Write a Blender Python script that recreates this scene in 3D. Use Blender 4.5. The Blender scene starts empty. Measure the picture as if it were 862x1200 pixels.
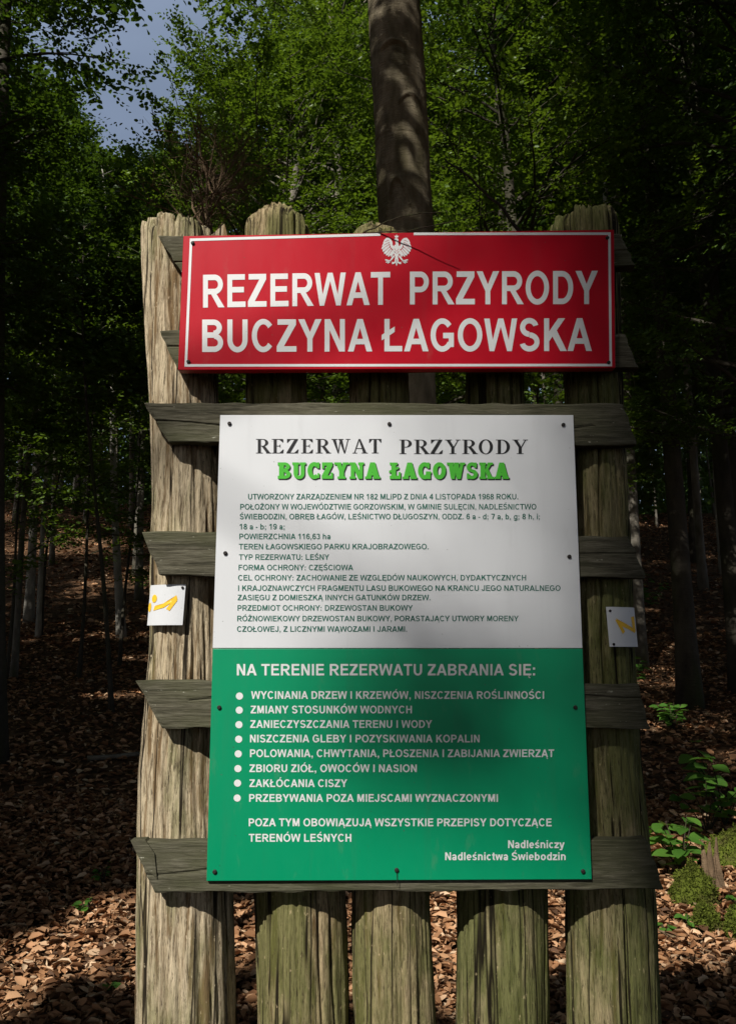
import bpy, math, random
import numpy as np
R = math.radians
sc = bpy.context.scene
C = sc.collection

# ------------------------------------------------------------------ camera, light, exposure
FPX = 998.0                                   # focal length in pixels of the 862x1200 photograph
TILT = math.atan(0.1652)
CAM = np.array([0.0, -1.87, 1.5])
cam = bpy.data.cameras.new('camera'); camo = bpy.data.objects.new('camera', cam); C.objects.link(camo)
cam.sensor_fit = 'VERTICAL'; cam.sensor_height = 36.0; cam.lens = FPX/1200*36
cam.clip_start = 0.05; cam.clip_end = 2000
camo.location = CAM.tolist(); camo.rotation_euler = (R(90)+TILT, 0, 0)
sc.camera = camo

SUN_AZ, SUN_EL = R(28), R(43)                 # the sun stands behind the viewer, to the left
S = np.array([-math.sin(SUN_AZ)*math.cos(SUN_EL), -math.cos(SUN_AZ)*math.cos(SUN_EL), math.sin(SUN_EL)])
w = bpy.data.worlds.new('World'); sc.world = w; w.use_nodes = True
nt = w.node_tree; bg = nt.nodes['Background']; bg.inputs['Strength'].default_value = 0.062
sky = nt.nodes.new('ShaderNodeTexSky'); sky.sky_type = 'NISHITA'; sky.sun_disc = False
sky.sun_elevation = SUN_EL; sky.sun_rotation = math.pi+SUN_AZ
sky.air_density = 1.0; sky.dust_density = 4.0; sky.ozone_density = 1.0
tc = nt.nodes.new('ShaderNodeTexCoord'); mpn = nt.nodes.new('ShaderNodeMapping'); mpn.inputs['Scale'].default_value = (1, 1, 3)
cn = nt.nodes.new('ShaderNodeTexNoise'); cn.inputs['Scale'].default_value = 2.2; cn.inputs['Detail'].default_value = 6
cr = nt.nodes.new('ShaderNodeValToRGB'); cr.color_ramp.elements[0].position = .3; cr.color_ramp.elements[0].color = (.22, .22, .22, 1); cr.color_ramp.elements[1].position = .75; cr.color_ramp.elements[1].color = (.6, .6, .6, 1)
cm = nt.nodes.new('ShaderNodeMixRGB'); cm.inputs[2].default_value = (5.6, 6.9, 9.4, 1)      # thin pale cloud over the blue
nt.links.new(tc.outputs['Generated'], mpn.inputs[0]); nt.links.new(mpn.outputs[0], cn.inputs['Vector']); nt.links.new(cn.outputs['Fac'], cr.inputs[0])
nt.links.new(cr.outputs[0], cm.inputs[0]); nt.links.new(sky.outputs[0], cm.inputs[1]); nt.links.new(cm.outputs[0], bg.inputs[0])
sun = bpy.data.lights.new('sun', 'SUN'); sun.energy = 5.0; sun.angle = R(0.55); sun.color = (1, .965, .905)
suno = bpy.data.objects.new('sun', sun); C.objects.link(suno)
suno.rotation_euler = (math.pi/2-SUN_EL, 0, -SUN_AZ); suno.location = (-6, -12, 14)
vs = sc.view_settings; vs.view_transform = 'Standard'; vs.look = 'None'; vs.gamma = 1; vs.exposure = 0.25
vs.use_curve_mapping = False
sc.cycles.max_bounces = 6; sc.cycles.diffuse_bounces = 3; sc.cycles.glossy_bounces = 2
sc.cycles.transmission_bounces = 3; sc.cycles.transparent_max_bounces = 4
sc.cycles.use_denoising = True

# ------------------------------------------------------------------ helpers
rng = np.random.default_rng(7)
CT, ST = math.cos(TILT), math.sin(TILT)
def pp(u, v, Y):                              # where the sight line of a measured photo point meets the upright plane y = Y
    a, b = u-431.0, 600.0-v
    d = np.array([a, FPX*CT-b*ST, FPX*ST+b*CT])
    return CAM+d*((Y-CAM[1])/d[1])
def norm(a):
    a = np.asarray(a, float); return a/np.maximum(np.linalg.norm(a, axis=-1, keepdims=True), 1e-9)

class MB:
    def __init__(s): s.v, s.f, s.n = [], [], 0
    def add(s, v, f):
        v = np.asarray(v, float).reshape(-1, 3); s.v.append(v)
        s.f += [tuple(int(i)+s.n for i in q) for q in f]; s.n += len(v)
    def box(s, x0, x1, y0, y1, z0, z1):
        s.add([(x0,y0,z0),(x1,y0,z0),(x1,y1,z0),(x0,y1,z0),(x0,y0,z1),(x1,y0,z1),(x1,y1,z1),(x0,y1,z1)],
              [(0,3,2,1),(4,5,6,7),(0,1,5,4),(1,2,6,5),(2,3,7,6),(3,0,4,7)])
    def tube(s, pts, rad, n=8, cap=True, wob=0.0, seed=0):
        pts = np.asarray(pts, float); m = len(pts); rad = np.broadcast_to(np.asarray(rad, float), (m,))
        t = norm(np.gradient(pts, axis=0)); ref = np.array([0.31, 0.95, 0.07])
        a = norm(np.cross(t, ref)); b = np.cross(t, a)
        th = np.linspace(0, 2*np.pi, n, endpoint=False)
        rr = np.ones((m, n))
        if wob:
            g = np.random.default_rng(seed)
            for k in (2, 3, 5): rr += wob/k*np.sin(k*th[None]+g.uniform(0, 6, (m, 1))*.25+g.uniform(0, 6))
        P = pts[:, None]+(rad[:, None]*rr)[..., None]*(np.cos(th)[None, :, None]*a[:, None]+np.sin(th)[None, :, None]*b[:, None])
        f = [(i*n+j, i*n+(j+1)%n, (i+1)*n+(j+1)%n, (i+1)*n+j) for i in range(m-1) for j in range(n)]
        if cap: f += [tuple(range(n))[::-1], tuple(range((m-1)*n, m*n))]
        s.add(P.reshape(-1, 3), f)
    def build(s, name, mat, parent=None, smooth=False, origin=None):
        v = np.concatenate(s.v)
        me = bpy.data.meshes.new(name); me.from_pydata(v.tolist(), [], s.f)
        return link(name, me, mat, parent, smooth, origin)
def link(name, me, mat, parent=None, smooth=False, origin=None):
    if mat is not None:
        me.materials.clear(); me.materials.append(mat)
    if smooth: me.polygons.foreach_set('use_smooth', [True]*len(me.polygons))
    o = bpy.data.objects.new(name, me); C.objects.link(o)
    if parent is not None: o.parent = parent
    if origin is not None: o.location = list(origin)
    return o
def quads(name, V, mat, parent=None):         # V: (n, 6, 3): every leaf two blades that share the midrib
    n = len(V); me = bpy.data.meshes.new(name)
    me.vertices.add(n*6); me.vertices.foreach_set('co', np.ascontiguousarray(V, np.float32).ravel())
    ix = (np.arange(n, dtype=np.int32)[:, None]*6+np.array([0, 1, 2, 3, 0, 3, 4, 5], np.int32)).ravel()
    me.loops.add(n*8); me.loops.foreach_set('vertex_index', ix)
    me.polygons.add(n*2); me.polygons.foreach_set('loop_start', np.arange(0, n*8, 4, dtype=np.int32))
    me.polygons.foreach_set('loop_total', np.full(n*2, 4, np.int32))
    me.update(); me.validate()
    return link(name, me, mat, parent)
def tag(o, label=None, cat=None, group=None, kind=None):
    if label: o['label'] = label
    if cat: o['category'] = cat
    if group: o['group'] = group
    if kind: o['kind'] = kind
    return o
def thing(name, loc, label, cat, group=None):
    o = bpy.data.objects.new(name, None); C.objects.link(o); o.location = [float(x) for x in loc]
    o.empty_display_size = .1
    return tag(o, label, cat, group)
def copy_tree(o, parent=None):
    c = o.copy(); C.objects.link(c)
    if parent is not None: c.parent = parent
    for ch in list(o.children): copy_tree(ch, c)
    return c

def vnoise(X, Y, seed, px=None):              # smooth value noise; px: period in X
    g = np.random.default_rng(seed); N = 256; T = g.random((N, N))
    xi, yi = np.floor(X).astype(int), np.floor(Y).astype(int); fx, fy = X-xi, Y-yi
    fx, fy = fx*fx*(3-2*fx), fy*fy*(3-2*fy)
    P = px or N
    x0, x1, y0, y1 = (xi % P) % N, ((xi+1) % P) % N, yi % N, (yi+1) % N
    return (T[x0, y0]*(1-fx)+T[x1, y0]*fx)*(1-fy)+(T[x0, y1]*(1-fx)+T[x1, y1]*fx)*fy

# ------------------------------------------------------------------ materials
class NT:
    def __init__(s, name):
        s.m = bpy.data.materials.new(name); s.m.use_nodes = True; s.t = s.m.node_tree
        s.p = s.t.nodes['Principled BSDF']; s.out = s.t.nodes['Material Output']
    def n(s, typ, **kw):
        nd = s.t.nodes.new('ShaderNode'+typ)
        for k, v in kw.items(): setattr(nd, k, v)
        return nd
    def l(s, a, b): s.t.links.new(a, b)
    def coord(s, scale=(1,1,1), kind='Object', rot=(0,0,0)):
        tc = s.n('TexCoord'); mp = s.n('Mapping'); s.l(tc.outputs[kind], mp.inputs[0])
        mp.inputs['Scale'].default_value = scale; mp.inputs['Rotation'].default_value = rot; return mp.outputs[0]
    def noise(s, vec, scale, detail=4, rough=.55, dist=0):
        nd = s.n('TexNoise'); s.l(vec, nd.inputs['Vector']); nd.inputs['Scale'].default_value = scale
        nd.inputs['Detail'].default_value = detail; nd.inputs['Roughness'].default_value = rough
        nd.inputs['Distortion'].default_value = dist; return nd.outputs['Fac']
    def ramp(s, fac, stops):
        nd = s.n('ValToRGB'); s.l(fac, nd.inputs[0]); e = nd.color_ramp.elements
        while len(e) < len(stops): e.new(.5)
        for q, (p, c) in zip(e, stops): q.position = p; q.color = (*c, 1) if len(c) == 3 else c
        return nd.outputs[0]
    def mix(s, fac, a, b, mode='MIX'):
        nd = s.n('MixRGB', blend_type=mode)
        for i, x in enumerate((fac, a, b)):
            if isinstance(x, (int, float)): nd.inputs[i].default_value = x
            elif isinstance(x, tuple): nd.inputs[i].default_value = (*x, 1)
            else: s.l(x, nd.inputs[i])
        return nd.outputs[0]
    def bump(s, h, strength, dist=.01):
        nd = s.n('Bump'); nd.inputs['Strength'].default_value = strength; nd.inputs['Distance'].default_value = dist
        s.l(h, nd.inputs['Height']); s.l(nd.outputs[0], s.p.inputs['Normal'])
    def base(s, c, rough=.7, spec=.3):
        if isinstance(c, tuple): s.p.inputs['Base Color'].default_value = (*c, 1)
        else: s.l(c, s.p.inputs['Base Color'])
        s.p.inputs['Roughness'].default_value = rough; s.p.inputs['Specular IOR Level'].default_value = spec
        return s.m

def mat_post(name, pale, dark, moss, moss_amt, seed):
    t = NT(name)
    g = t.coord((1, 1, .085)); g.node.inputs['Location'].default_value = (seed*3.1, seed, seed*.7)
    f1 = t.noise(g, 150, 8, .75, .3); f2 = t.noise(g, 330, 4, .75, .2); f4 = t.noise(g, 42, 5, .65, .5)
    f3 = t.noise(t.coord((1, 1, .35)), 7, 6, .65)
    col = t.ramp(f1, [(.30, tuple(x*.10 for x in dark)), (.39, dark), (.50, pale), (.66, tuple(x*1.35 for x in pale))])
    col = t.mix(t.ramp(f4, [(.37, (.92,)*3), (.49, (0, 0, 0))]), col, tuple(x*y for x, y in zip(dark, (.75, .62, .45))))
    mm = t.ramp(f3, [(.52-moss_amt*.3, (0, 0, 0)), (.66-moss_amt*.25, (.75,)*3)])
    col = t.mix(mm, col, t.mix(f1, tuple(x*.3 for x in moss), tuple(x*1.5 for x in moss)))
    col = t.mix(t.ramp(f2, [(.36, (.9,)*3), (.44, (0, 0, 0))]), col, tuple(x*.25 for x in dark))
    ck = t.noise(t.coord((1, 1, .02)), 20, 3, .5, .15)
    col = t.mix(t.ramp(ck, [(.470, (0, 0, 0)), (.488, (1, 1, 1)), (.500, (1, 1, 1)), (.518, (0, 0, 0))]), col, tuple(x*.12 for x in dark))
    sp = t.noise(t.coord((1, 1, .5)), 120, 3); col = t.mix(t.ramp(sp, [(.66, (0, 0, 0)), (.74, (.6,)*3)]), col, tuple(x*1.5 for x in pale))
    t.bump(t.mix(.35, t.mix(.5, f1, f4), f2), 1.0, .012)
    return t.base(col, .88, .12)
def mat_plank():
    t = NT('weathered_plank_wood')
    g = t.coord((.07, 1, 1)); f1 = t.noise(g, 210, 8, .75, .3); f4 = t.noise(g, 60, 4, .65, .5); f3 = t.noise(t.coord((.4, 1, 1)), 9, 6, .65)
    col = t.ramp(f1, [(.30, (.02, .018, .012)), (.42, (.066, .06, .04)), (.56, (.118, .108, .076)), (.75, (.21, .195, .145))])
    col = t.mix(t.ramp(f4, [(.36, (.8,)*3), (.46, (0, 0, 0))]), col, (.03, .028, .018))
    col = t.mix(t.ramp(f3, [(.42, (0, 0, 0)), (.62, (.55,)*3)]), col, (.066, .07, .032))
    sp = t.noise(t.coord((.35, 1, 1)), 85, 4, .7)
    col = t.mix(t.ramp(sp, [(.66, (0, 0, 0)), (.72, (.8,)*3)]), col, (.38, .37, .29))
    t.bump(t.mix(.4, f1, f4), .8, .006)
    return t.base(col, .88, .12)
def mat_paint(name, c, rough=.38, dirt=.1, spec=.35):
    t = NT(name)
    f = t.noise(t.coord(), 3.5, 6, .65); f2 = t.noise(t.coord((1, 1, .35)), 22, 5, .7)
    col = t.mix(t.ramp(f, [(.4, (0, 0, 0)), (.75, (dirt, dirt, dirt))]), c, tuple(x*.7 for x in c))
    col = t.mix(t.ramp(f2, [(.6, (0, 0, 0)), (.78, (dirt*1.4,)*3)]), col, (.2, .19, .14))
    sk = t.noise(t.coord(), 130, 2, .5); col = t.mix(t.ramp(sk, [(.735, (0, 0, 0)), (.76, (.55,)*3)]), col, (.09, .085, .06))
    rn = t.noise(t.coord((1, 1, .07)), 26, 5, .6); col = t.mix(t.ramp(rn, [(.56, (0, 0, 0)), (.75, (dirt*1.6,)*3)]), col, tuple(x*.5+.03 for x in c))
    t.l(t.ramp(f2, [(.2, (rough*.8,)*3), (.8, (rough*1.3,)*3)]), t.p.inputs['Roughness'])
    m = t.base(col, rough, spec); return m
def flat(name, c, rough=.5, spec=.3):
    t = NT(name); f = t.noise(t.coord(), 60, 3)
    return t.base(t.mix(t.ramp(f, [(.35, (.0,)*3), (.7, (.25,)*3)]), c, tuple(x*.7 for x in c)), rough, spec)
def mat_leaf(name, dark, light, trans=.4, rough=.45):
    t = NT(name); gm = t.n('NewGeometry')
    f = t.noise(t.coord(kind='Object'), .55, 2)
    r = t.mix(.5, gm.outputs['Random Per Island'], f)
    col = t.ramp(r, [(.15, dark), (.85, light)])
    t.base(col, rough, .35)
    tr = t.n('BsdfTranslucent'); mx = t.n('MixShader'); mx.inputs[0].default_value = trans
    t.l(t.mix(1, col, (1.25, 1.25, .45), 'MULTIPLY'), tr.inputs[0])
    t.l(t.p.outputs[0], mx.inputs[1]); t.l(tr.outputs[0], mx.inputs[2]); t.l(mx.outputs[0], t.out.inputs[0])
    return t.m
def mat_bark(name, c, moss=(.05, .06, .02), scale=1.0, moss_at=.55):
    t = NT(name)
    f = t.noise(t.coord((1, 1, .4)), 5*scale, 6, .6); f2 = t.noise(t.coord((.35, .35, 1.6)), 22*scale, 5, .65); f3 = t.noise(t.coord((1, 1, .25)), 2.2*scale, 3)
    col = t.ramp(f, [(.3, tuple(x*.5 for x in c)), (.55, c), (.75, tuple(x*1.35 for x in c))])
    col = t.mix(t.ramp(f3, [(moss_at-.08, (0, 0, 0)), (moss_at+.1, (.8, .8, .8))]), col, moss)
    col = t.mix(t.ramp(f2, [(.62, (0, 0, 0)), (.72, (.7, .7, .7))]), col, tuple(x*.3 for x in c))
    f5 = t.noise(t.coord((1, 1, .6)), 70*scale, 4, .7); col = t.mix(t.ramp(f5, [(.56, (0, 0, 0)), (.66, (.55,)*3)]), col, tuple(x*.4 for x in c))
    t.bump(f2, .6, .02)
    return t.base(col, .85, .15)

M = {}
M['plank'] = mat_plank()
M['post_pale'] = mat_post('pale_weathered_log', (.53, .435, .29), (.24, .18, .11), (.17, .18, .06), .12, 1)
M['post_brown'] = mat_post('brown_weathered_log', (.39, .30, .175), (.16, .115, .062), (.12, .135, .035), .42, 2)
M['post_moss'] = mat_post('mossy_weathered_log', (.29, .235, .13), (.115, .09, .045), (.10, .12, .03), .58, 3)
M['red'] = mat_paint('red_enamel', (.43, .003, .014), .38, .10, .14)
M['white'] = mat_paint('white_enamel', (.62, .63, .64), .32, .07)
M['green'] = mat_paint('green_enamel', (.001, .24, .105), .32, .12)
M['w_letter'] = mat_paint('white_letter_paint', (.66, .66, .65), .4, .05)
M['k_letter'] = flat('black_letter_paint', (.012, .012, .013))
M['g_letter'] = flat('dark_green_letter_paint', (.016, .12, .085))
M['lg_letter'] = flat('bright_green_letter_paint', (.06, .42, .03))
M['yellow'] = flat('yellow_marker_paint', (.85, .5, .03))
M['screw'] = flat('rusty_dark_screw', (.02, .016, .013), .6)
M['twig'] = mat_bark('dark_twig_bark', (.06, .045, .032), scale=6)
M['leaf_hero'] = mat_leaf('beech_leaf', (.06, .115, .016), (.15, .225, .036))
M['leaf_dark'] = mat_leaf('shaded_beech_leaf', (.032, .068, .013), (.09, .15, .026))  # copy of the beech leaf with shade put into a darker colour
M['leaf_low'] = mat_leaf('broad_green_leaf', (.05, .14, .02), (.13, .27, .04), .35, .4)
M['bark'] = mat_bark('grey_beech_bark', (.19, .17, .135))
M['bark_big'] = mat_bark('old_mottled_beech_bark', (.33, .275, .185), (.10, .085, .04), 2.4, .50)
M['bark_pale'] = mat_bark('pale_beech_bark', (.33, .31, .26), moss_at=.68)
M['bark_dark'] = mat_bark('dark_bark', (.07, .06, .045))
M['deadwood'] = mat_bark('dead_brown_wood', (.2, .135, .08), scale=6, moss_at=.9)
t = NT('forest_floor'); f = t.noise(t.coord(), 9, 6, .7); f2 = t.noise(t.coord(), .6, 4)
col = t.ramp(f, [(.3, (.022, .013, .007)), (.5, (.095, .052, .027)), (.7, (.21, .12, .065))])
col = t.mix(t.ramp(f2, [(.5, (0, 0, 0)), (.7, (.5,)*3)]), col, (.05, .035, .02)); t.bump(f, .9, .04)
M['floor'] = t.base(col, .95, .1)
t = NT('dry_beech_leaf'); gm = t.n('NewGeometry')
col = t.ramp(gm.outputs['Random Per Island'], [(0, (.05, .026, .013)), (.25, (.18, .083, .036)), (.6, (.38, .195, .092)), (.88, (.50, .29, .155)), (1, (.58, .42, .27))])
M['litter'] = t.base(col, .7, .25)
t = NT('moss'); f = t.noise(t.coord(), 60, 5, .7); f2 = t.noise(t.coord(), 9, 3)
col = t.ramp(f, [(.3, (.04, .055, .008)), (.55, (.12, .15, .02)), (.75, (.22, .24, .045))])
col = t.mix(t.ramp(f2, [(.5, (0, 0, 0)), (.68, (.7,)*3)]), col, (.07, .045, .025)); t.bump(f, 1, .02)
M['moss'] = t.base(col, .95, .1)

# ------------------------------------------------------------------ ground
def ground_z(x, y):
    x, y = np.asarray(x, float), np.asarray(y, float)
    d = y-2.6+.10*(-x)                        # the bank rises behind the boards, a little sooner on the left
    h = .14*np.clip(d, 0, 9.5)+.255*np.clip(d-9.5, 0, 30)+.12*np.clip(d-39.5, 0, 200)
    h = np.where(d < 0, .015*d, h)
    far = np.clip((y-4)/12, 0, 1)
    return h+.30*far*(vnoise(x/6+40, y/6+40, 3)-.5)*2+.07*(vnoise(x/1.1+90, y/1.1+90, 4)-.5)
gx = np.concatenate([np.linspace(-140, -14, 22)[:-1], np.linspace(-14, 14, 150), np.linspace(14, 140, 22)[1:]])
gy = np.concatenate([np.linspace(-120, -4, 20)[:-1], np.linspace(-4, 26, 160), np.linspace(26, 220, 50)[1:]])
X, Y = np.meshgrid(gx, gy); Z = ground_z(X, Y); nx = len(gx)
m = MB(); m.add(np.stack([X, Y, Z], -1), [(j*nx+i, j*nx+i+1, (j+1)*nx+i+1, (j+1)*nx+i) for j in range(len(gy)-1) for i in range(nx-1)])
tag(m.build('ground', M['floor'], smooth=True), kind='structure')

def leaf_quads(P, D, N, L, W, curl=.12):      # base points, directions, normals, lengths, widths -> (n, 6, 3)
    D = norm(D); Sd = norm(np.cross(D, N)); U = np.cross(Sd, D)
    L = np.asarray(L)[:, None]; W = np.asarray(W)[:, None]
    a, b = P+D*L*.30+U*L*curl*.8, P+D*L*.72+U*L*curl*.5
    return np.stack([P, a+Sd*W*.5, b+Sd*W*.42, P+D*L-U*L*curl*.4, b-Sd*W*.42, a-Sd*W*.5], 1)
# fallen leaves: dense near the boards, thinner up the bank
def litter(n, x0, x1, y0, y1, power, size, seed):
    g = np.random.default_rng(seed)
    x = g.uniform(x0, x1, n); y = y0+(y1-y0)*g.random(n)**power
    z = ground_z(x, y)+g.uniform(.004, .035, n)
    a = g.uniform(0, 2*np.pi, n); D = np.stack([np.cos(a), np.sin(a), g.normal(0, .22, n)], 1)
    N = np.stack([g.normal(0, .38, n), g.normal(0, .38, n), np.ones(n)], 1)
    L = size*np.clip(np.exp(g.normal(-.08, .34, n)), .35, 1.45)
    return leaf_quads(np.stack([x, y, z], 1), D, norm(N), L, L*g.uniform(.3, .7, n), g.uniform(-.15, .42, n)[:, None])
lq = np.concatenate([litter(78000, -3.2, 4.2, .6, 5.2, 1.0, .054, 11), litter(46000, -8, 9, 4.6, 15, 1.3, .07, 12), litter(34000, -18, 17, 13, 42, 1.1, .13, 13)])
tag(quads('fallen_leaves', lq, M['litter']), 'dry brown beech leaves covering the forest floor', 'fallen leaves', kind='stuff')

g = np.random.default_rng(19); m = MB()
for k in range(260):
    x, y, a, l = g.uniform(-3, 4), g.uniform(1.2, 8), g.uniform(0, 6.28), g.uniform(.08, .4); q = []
    for t_ in (0, .33, .66, 1): xx, yy = x+math.cos(a)*l*t_+g.normal(0, .01), y+math.sin(a)*l*t_+g.normal(0, .01); q.append([xx, yy, float(ground_z(xx, yy))+.03+g.uniform(0, .012)])
    r_ = g.uniform(.0015, .004); m.tube(q, [r_, r_*.9, r_*.7, r_*.4], 5, cap=False)
tag(m.build('twig_litter', M['deadwood']), 'thin dead twigs strewn among the fallen leaves', 'twigs', kind='stuff')

# ------------------------------------------------------------------ palisade of logs and planks
stand = thing('palisade_stand', (0.06, .14, 0), 'palisade of five weathered upright logs with slanted planks nailed across, carrying the signs', 'palisade')
SO = np.array([0.06, .14, 0])
# (v, left u, right u) silhouettes measured in the photograph
PY = .145
posts = [
 (M['post_pale'], 'pale grey-brown log, the leftmost one', [(250,170,246),(440,178,253),(600,180,261),(760,177,264),(900,164,266),(1060,160,275),(1200,159,278)], 270, 1),
 (M['post_brown'], 'brown log with a green strip of moss', [(242,288,363),(460,292,358),(700,293,374),(900,296,392),(1060,301,404),(1200,304,408)], 265, 2),
 (M['post_brown'], 'brown log with a pale streak below the boards', [(258,402,474),(460,410,478),(700,410,488),(900,412,500),(1060,413,506),(1200,416,513)], 288, 3),
 (M['post_moss'], 'greenish log with a rounded flank', [(272,541,608),(460,543,611),(700,541,620),(900,537,634),(1060,533,644),(1200,533,646)], 312, 4),
 (M['post_moss'], 'dark mossy log, the rightmost one', [(236,642,724),(460,657,724),(600,654,731),(760,650,740),(900,652,750),(1060,660,767),(1200,664,771)], 258, 5)]
post_axis = []
for mat, lab, prof, vtop, seed in posts:
    zs, xs, rs = [], [], []
    for v, a, b in prof:
        A, B = pp(a, v, PY), pp(b, v, PY); zs.append(A[2]); xs.append((A[0]+B[0])/2); rs.append((B[0]-A[0])/2*.985)
    zs, xs, rs = map(np.array, (zs[::-1], xs[::-1], rs[::-1]))
    ztop = pp(0, vtop, PY)[2]; zg = -.12
    zz = np.concatenate([np.linspace(zg, zs[0], 12)[:-1], np.linspace(zs[0], ztop, 190)])
    cx = np.interp(zz, zs, xs); rr = np.interp(zz, zs, rs)
    na = 200; th = np.linspace(0, 2*np.pi, na, endpoint=False)
    TH, ZZ = np.meshgrid(th/(2*np.pi), zz)
    g = np.random.default_rng(seed*17)
    n1 = vnoise(TH*16, ZZ*2.2+seed*9, seed*3, 16); n2 = vnoise(TH*56+n1*1.2, ZZ*4+seed*5, seed*3+1, 56); n3 = vnoise(TH*100, ZZ*9, seed*3+2, 100)
    n4 = vnoise(TH*5, ZZ*1.6+seed, seed*3+3, 5)
    disp = .014*(n4-.5)+.009*(n1-.5)-.007*np.clip(.42-n2, 0, 1)/.42+.005*(n3-.5)
    for k in range(7):                        # deep drying cracks
        c0 = g.uniform(.5, 1.0) if k < 5 else g.uniform(0, 1); z0 = g.uniform(.2, 2.3); ln = g.uniform(.3, .9)
        dth = np.abs((TH-c0+.012*(vnoise(ZZ*0+k, ZZ*5, seed+60+k)-.5)+.5) % 1-.5)
        disp -= .02*np.clip(1-dth/.0055, 0, 1)*np.clip(1.3-np.abs(ZZ-z0)/ln, 0, 1)
    RR = rr[:, None]+disp
    # the worn top: rounds over, uneven
    top_drop = (vnoise(TH*9, ZZ*0, seed+80, 9)-.4)*.02+(vnoise(TH*64, ZZ*0, seed+81, 64)-.5)*.03+(vnoise(TH*24, ZZ*0, seed+82, 24) > .62)*.014
    Zd = ZZ-np.clip((ZZ-(ztop-.25))/.25, 0, 1)*np.abs(top_drop)
    k = np.clip((ZZ-(ztop-.03))/.03, 0, 1); RR = RR*(1-.05*k**2)
    yc = .042+np.median(rs)+.002 + 0*zz      # fronts bear on the planks
    yc = .04+rr+.004
    P = np.stack([cx[:, None]+RR*np.cos(TH*2*np.pi), yc[:, None]+RR*np.sin(TH*2*np.pi), Zd], -1)
    nz = len(zz); mb = MB()
    f = [(i*na+j, i*na+(j+1) % na, (i+1)*na+(j+1) % na, (i+1)*na+j) for i in range(nz-1) for j in range(na)]
    # domed cap rings
    rings = [P.reshape(-1, 3)]; base = P[-1]; cen = base.mean(0)
    dome = .05 if seed in (2, 3, 4) else .012
    for q, s_ in enumerate((.88, .68, .42, .16)):
        rg = cen+(base-cen)*s_; rg[:, 2] = base[:, 2]*s_+cen[2]*(1-s_)+dome*(1-s_**2)+.02*(vnoise(th*5, th*0+q*3.3, seed+90)-.5)
        rings.append(rg)
        f += [((nz-1+q)*na+j, (nz-1+q)*na+(j+1) % na, (nz+q)*na+(j+1) % na, (nz+q)*na+j) for j in range(na)]
    f.append(tuple((nz+3)*na+j for j in range(na)))
    mb.add(np.concatenate(rings)-SO, f)
    o = mb.build('post', mat, stand); o['label'] = lab
    me = o.data; me.polygons.foreach_set('use_smooth', [True]*len(me.polygons))
    post_axis.append((zz, cx, rr, yc))
# a pointed splinter standing between the first two logs
m = MB(); a, b, c, d = pp(244,290,.15)-SO, pp(270,290,.15)-SO, pp(263,262,.15)-SO, pp(246,277,.15)-SO
off = np.array([0, .05, 0]); m.add([a,b,c,d,a+off,b+off,c+off,d+off], [(0,1,2,3),(7,6,5,4),(0,4,5,1),(1,5,6,2),(2,6,7,3),(3,7,4,0)])
o = m.build('wood_splinter', M['post_pale'], stand)

# planks: (top-left, top-right, bottom-right, bottom-left) in photo pixels, front face about y = .006
FP = .008
def plank(corners, seed, back=.042):
    g = np.random.default_rng(seed); TL, TR, BR, BL = [pp(u, v, FP) for u, v in corners]
    nu, nv = 150, 40; Uu, Vv = np.meshgrid(np.linspace(0, 1, nu), np.linspace(0, 1, nv))
    top = TL+(TR-TL)*Uu[..., None]; bot = BL+(BR-BL)*Uu[..., None]
    P = top+(bot-top)*Vv[..., None]
    ed = .003
    P[0, :, 2] += (vnoise(np.linspace(0, 26, nu), np.zeros(nu), seed)-.5)*ed*1.5
    P[-1, :, 2] += (vnoise(np.linspace(0, 26, nu), np.zeros(nu)+9, seed)-.5)*ed*1.5
    P[:, 0, 0] += (vnoise(np.linspace(0, 6, nv), np.zeros(nv)+5, seed)-.5)*.005
    P[:, -1, 0] += (vnoise(np.linspace(0, 6, nv), np.zeros(nv)+7, seed)-.5)*.005
    dep = (vnoise(Uu*7, Vv*5+3, seed+1)-.5)*.0012
    cr = g.uniform(.35, .7); dep += .004*np.clip(1-np.abs(Vv-cr-.4*(vnoise(Uu*4, Vv*0, seed+2)-.5))/.035, 0, 1)*(vnoise(Uu*5, Vv*0, seed+5) > .45)
    P[..., 1] += np.clip(dep, -.0015, .02)
    P[0, :, 1] += .002; P[-1, :, 1] += .002; P[:, 0, 1] += .002; P[:, -1, 1] += .002
    B = P.copy(); B[..., 1] = back
    V = np.concatenate([P.reshape(-1, 3), B.reshape(-1, 3)])-SO; n = nu*nv
    f = [(j*nu+i, (j+1)*nu+i, (j+1)*nu+i+1, j*nu+i+1) for j in range(nv-1) for i in range(nu-1)]
    f += [tuple(q+n for q in fq[::-1]) for fq in f]
    rim = list(range(nu))+[j*nu+nu-1 for j in range(1, nv)]+[(nv-1)*nu+i for i in range(nu-2, -1, -1)]+[j*nu for j in range(nv-2, 0, -1)]
    f += [(rim[k], rim[(k+1) % len(rim)], rim[(k+1) % len(rim)]+n, rim[k]+n) for k in range(len(rim))]
    mb = MB(); mb.add(V, f); return mb.build('plank', M['plank'], stand)
plank([(184,276),(727,273),(744,311),(214,320)], 21)
plank([(186,387),(731,390),(748,431),(208,432)], 22)
plank([(168,472),(730,473),(746,521),(198,518)], 23)
plank([(166,623),(737,629),(757,677),(187,674)], 24)
plank([(159,797),(747,802),(761,854),(190,853)], 25)
o = plank([(154,986),(758,984),(777,1042),(182,1046)], 26); o['label'] = 'lowest plank, its left end split and chipped'
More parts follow.
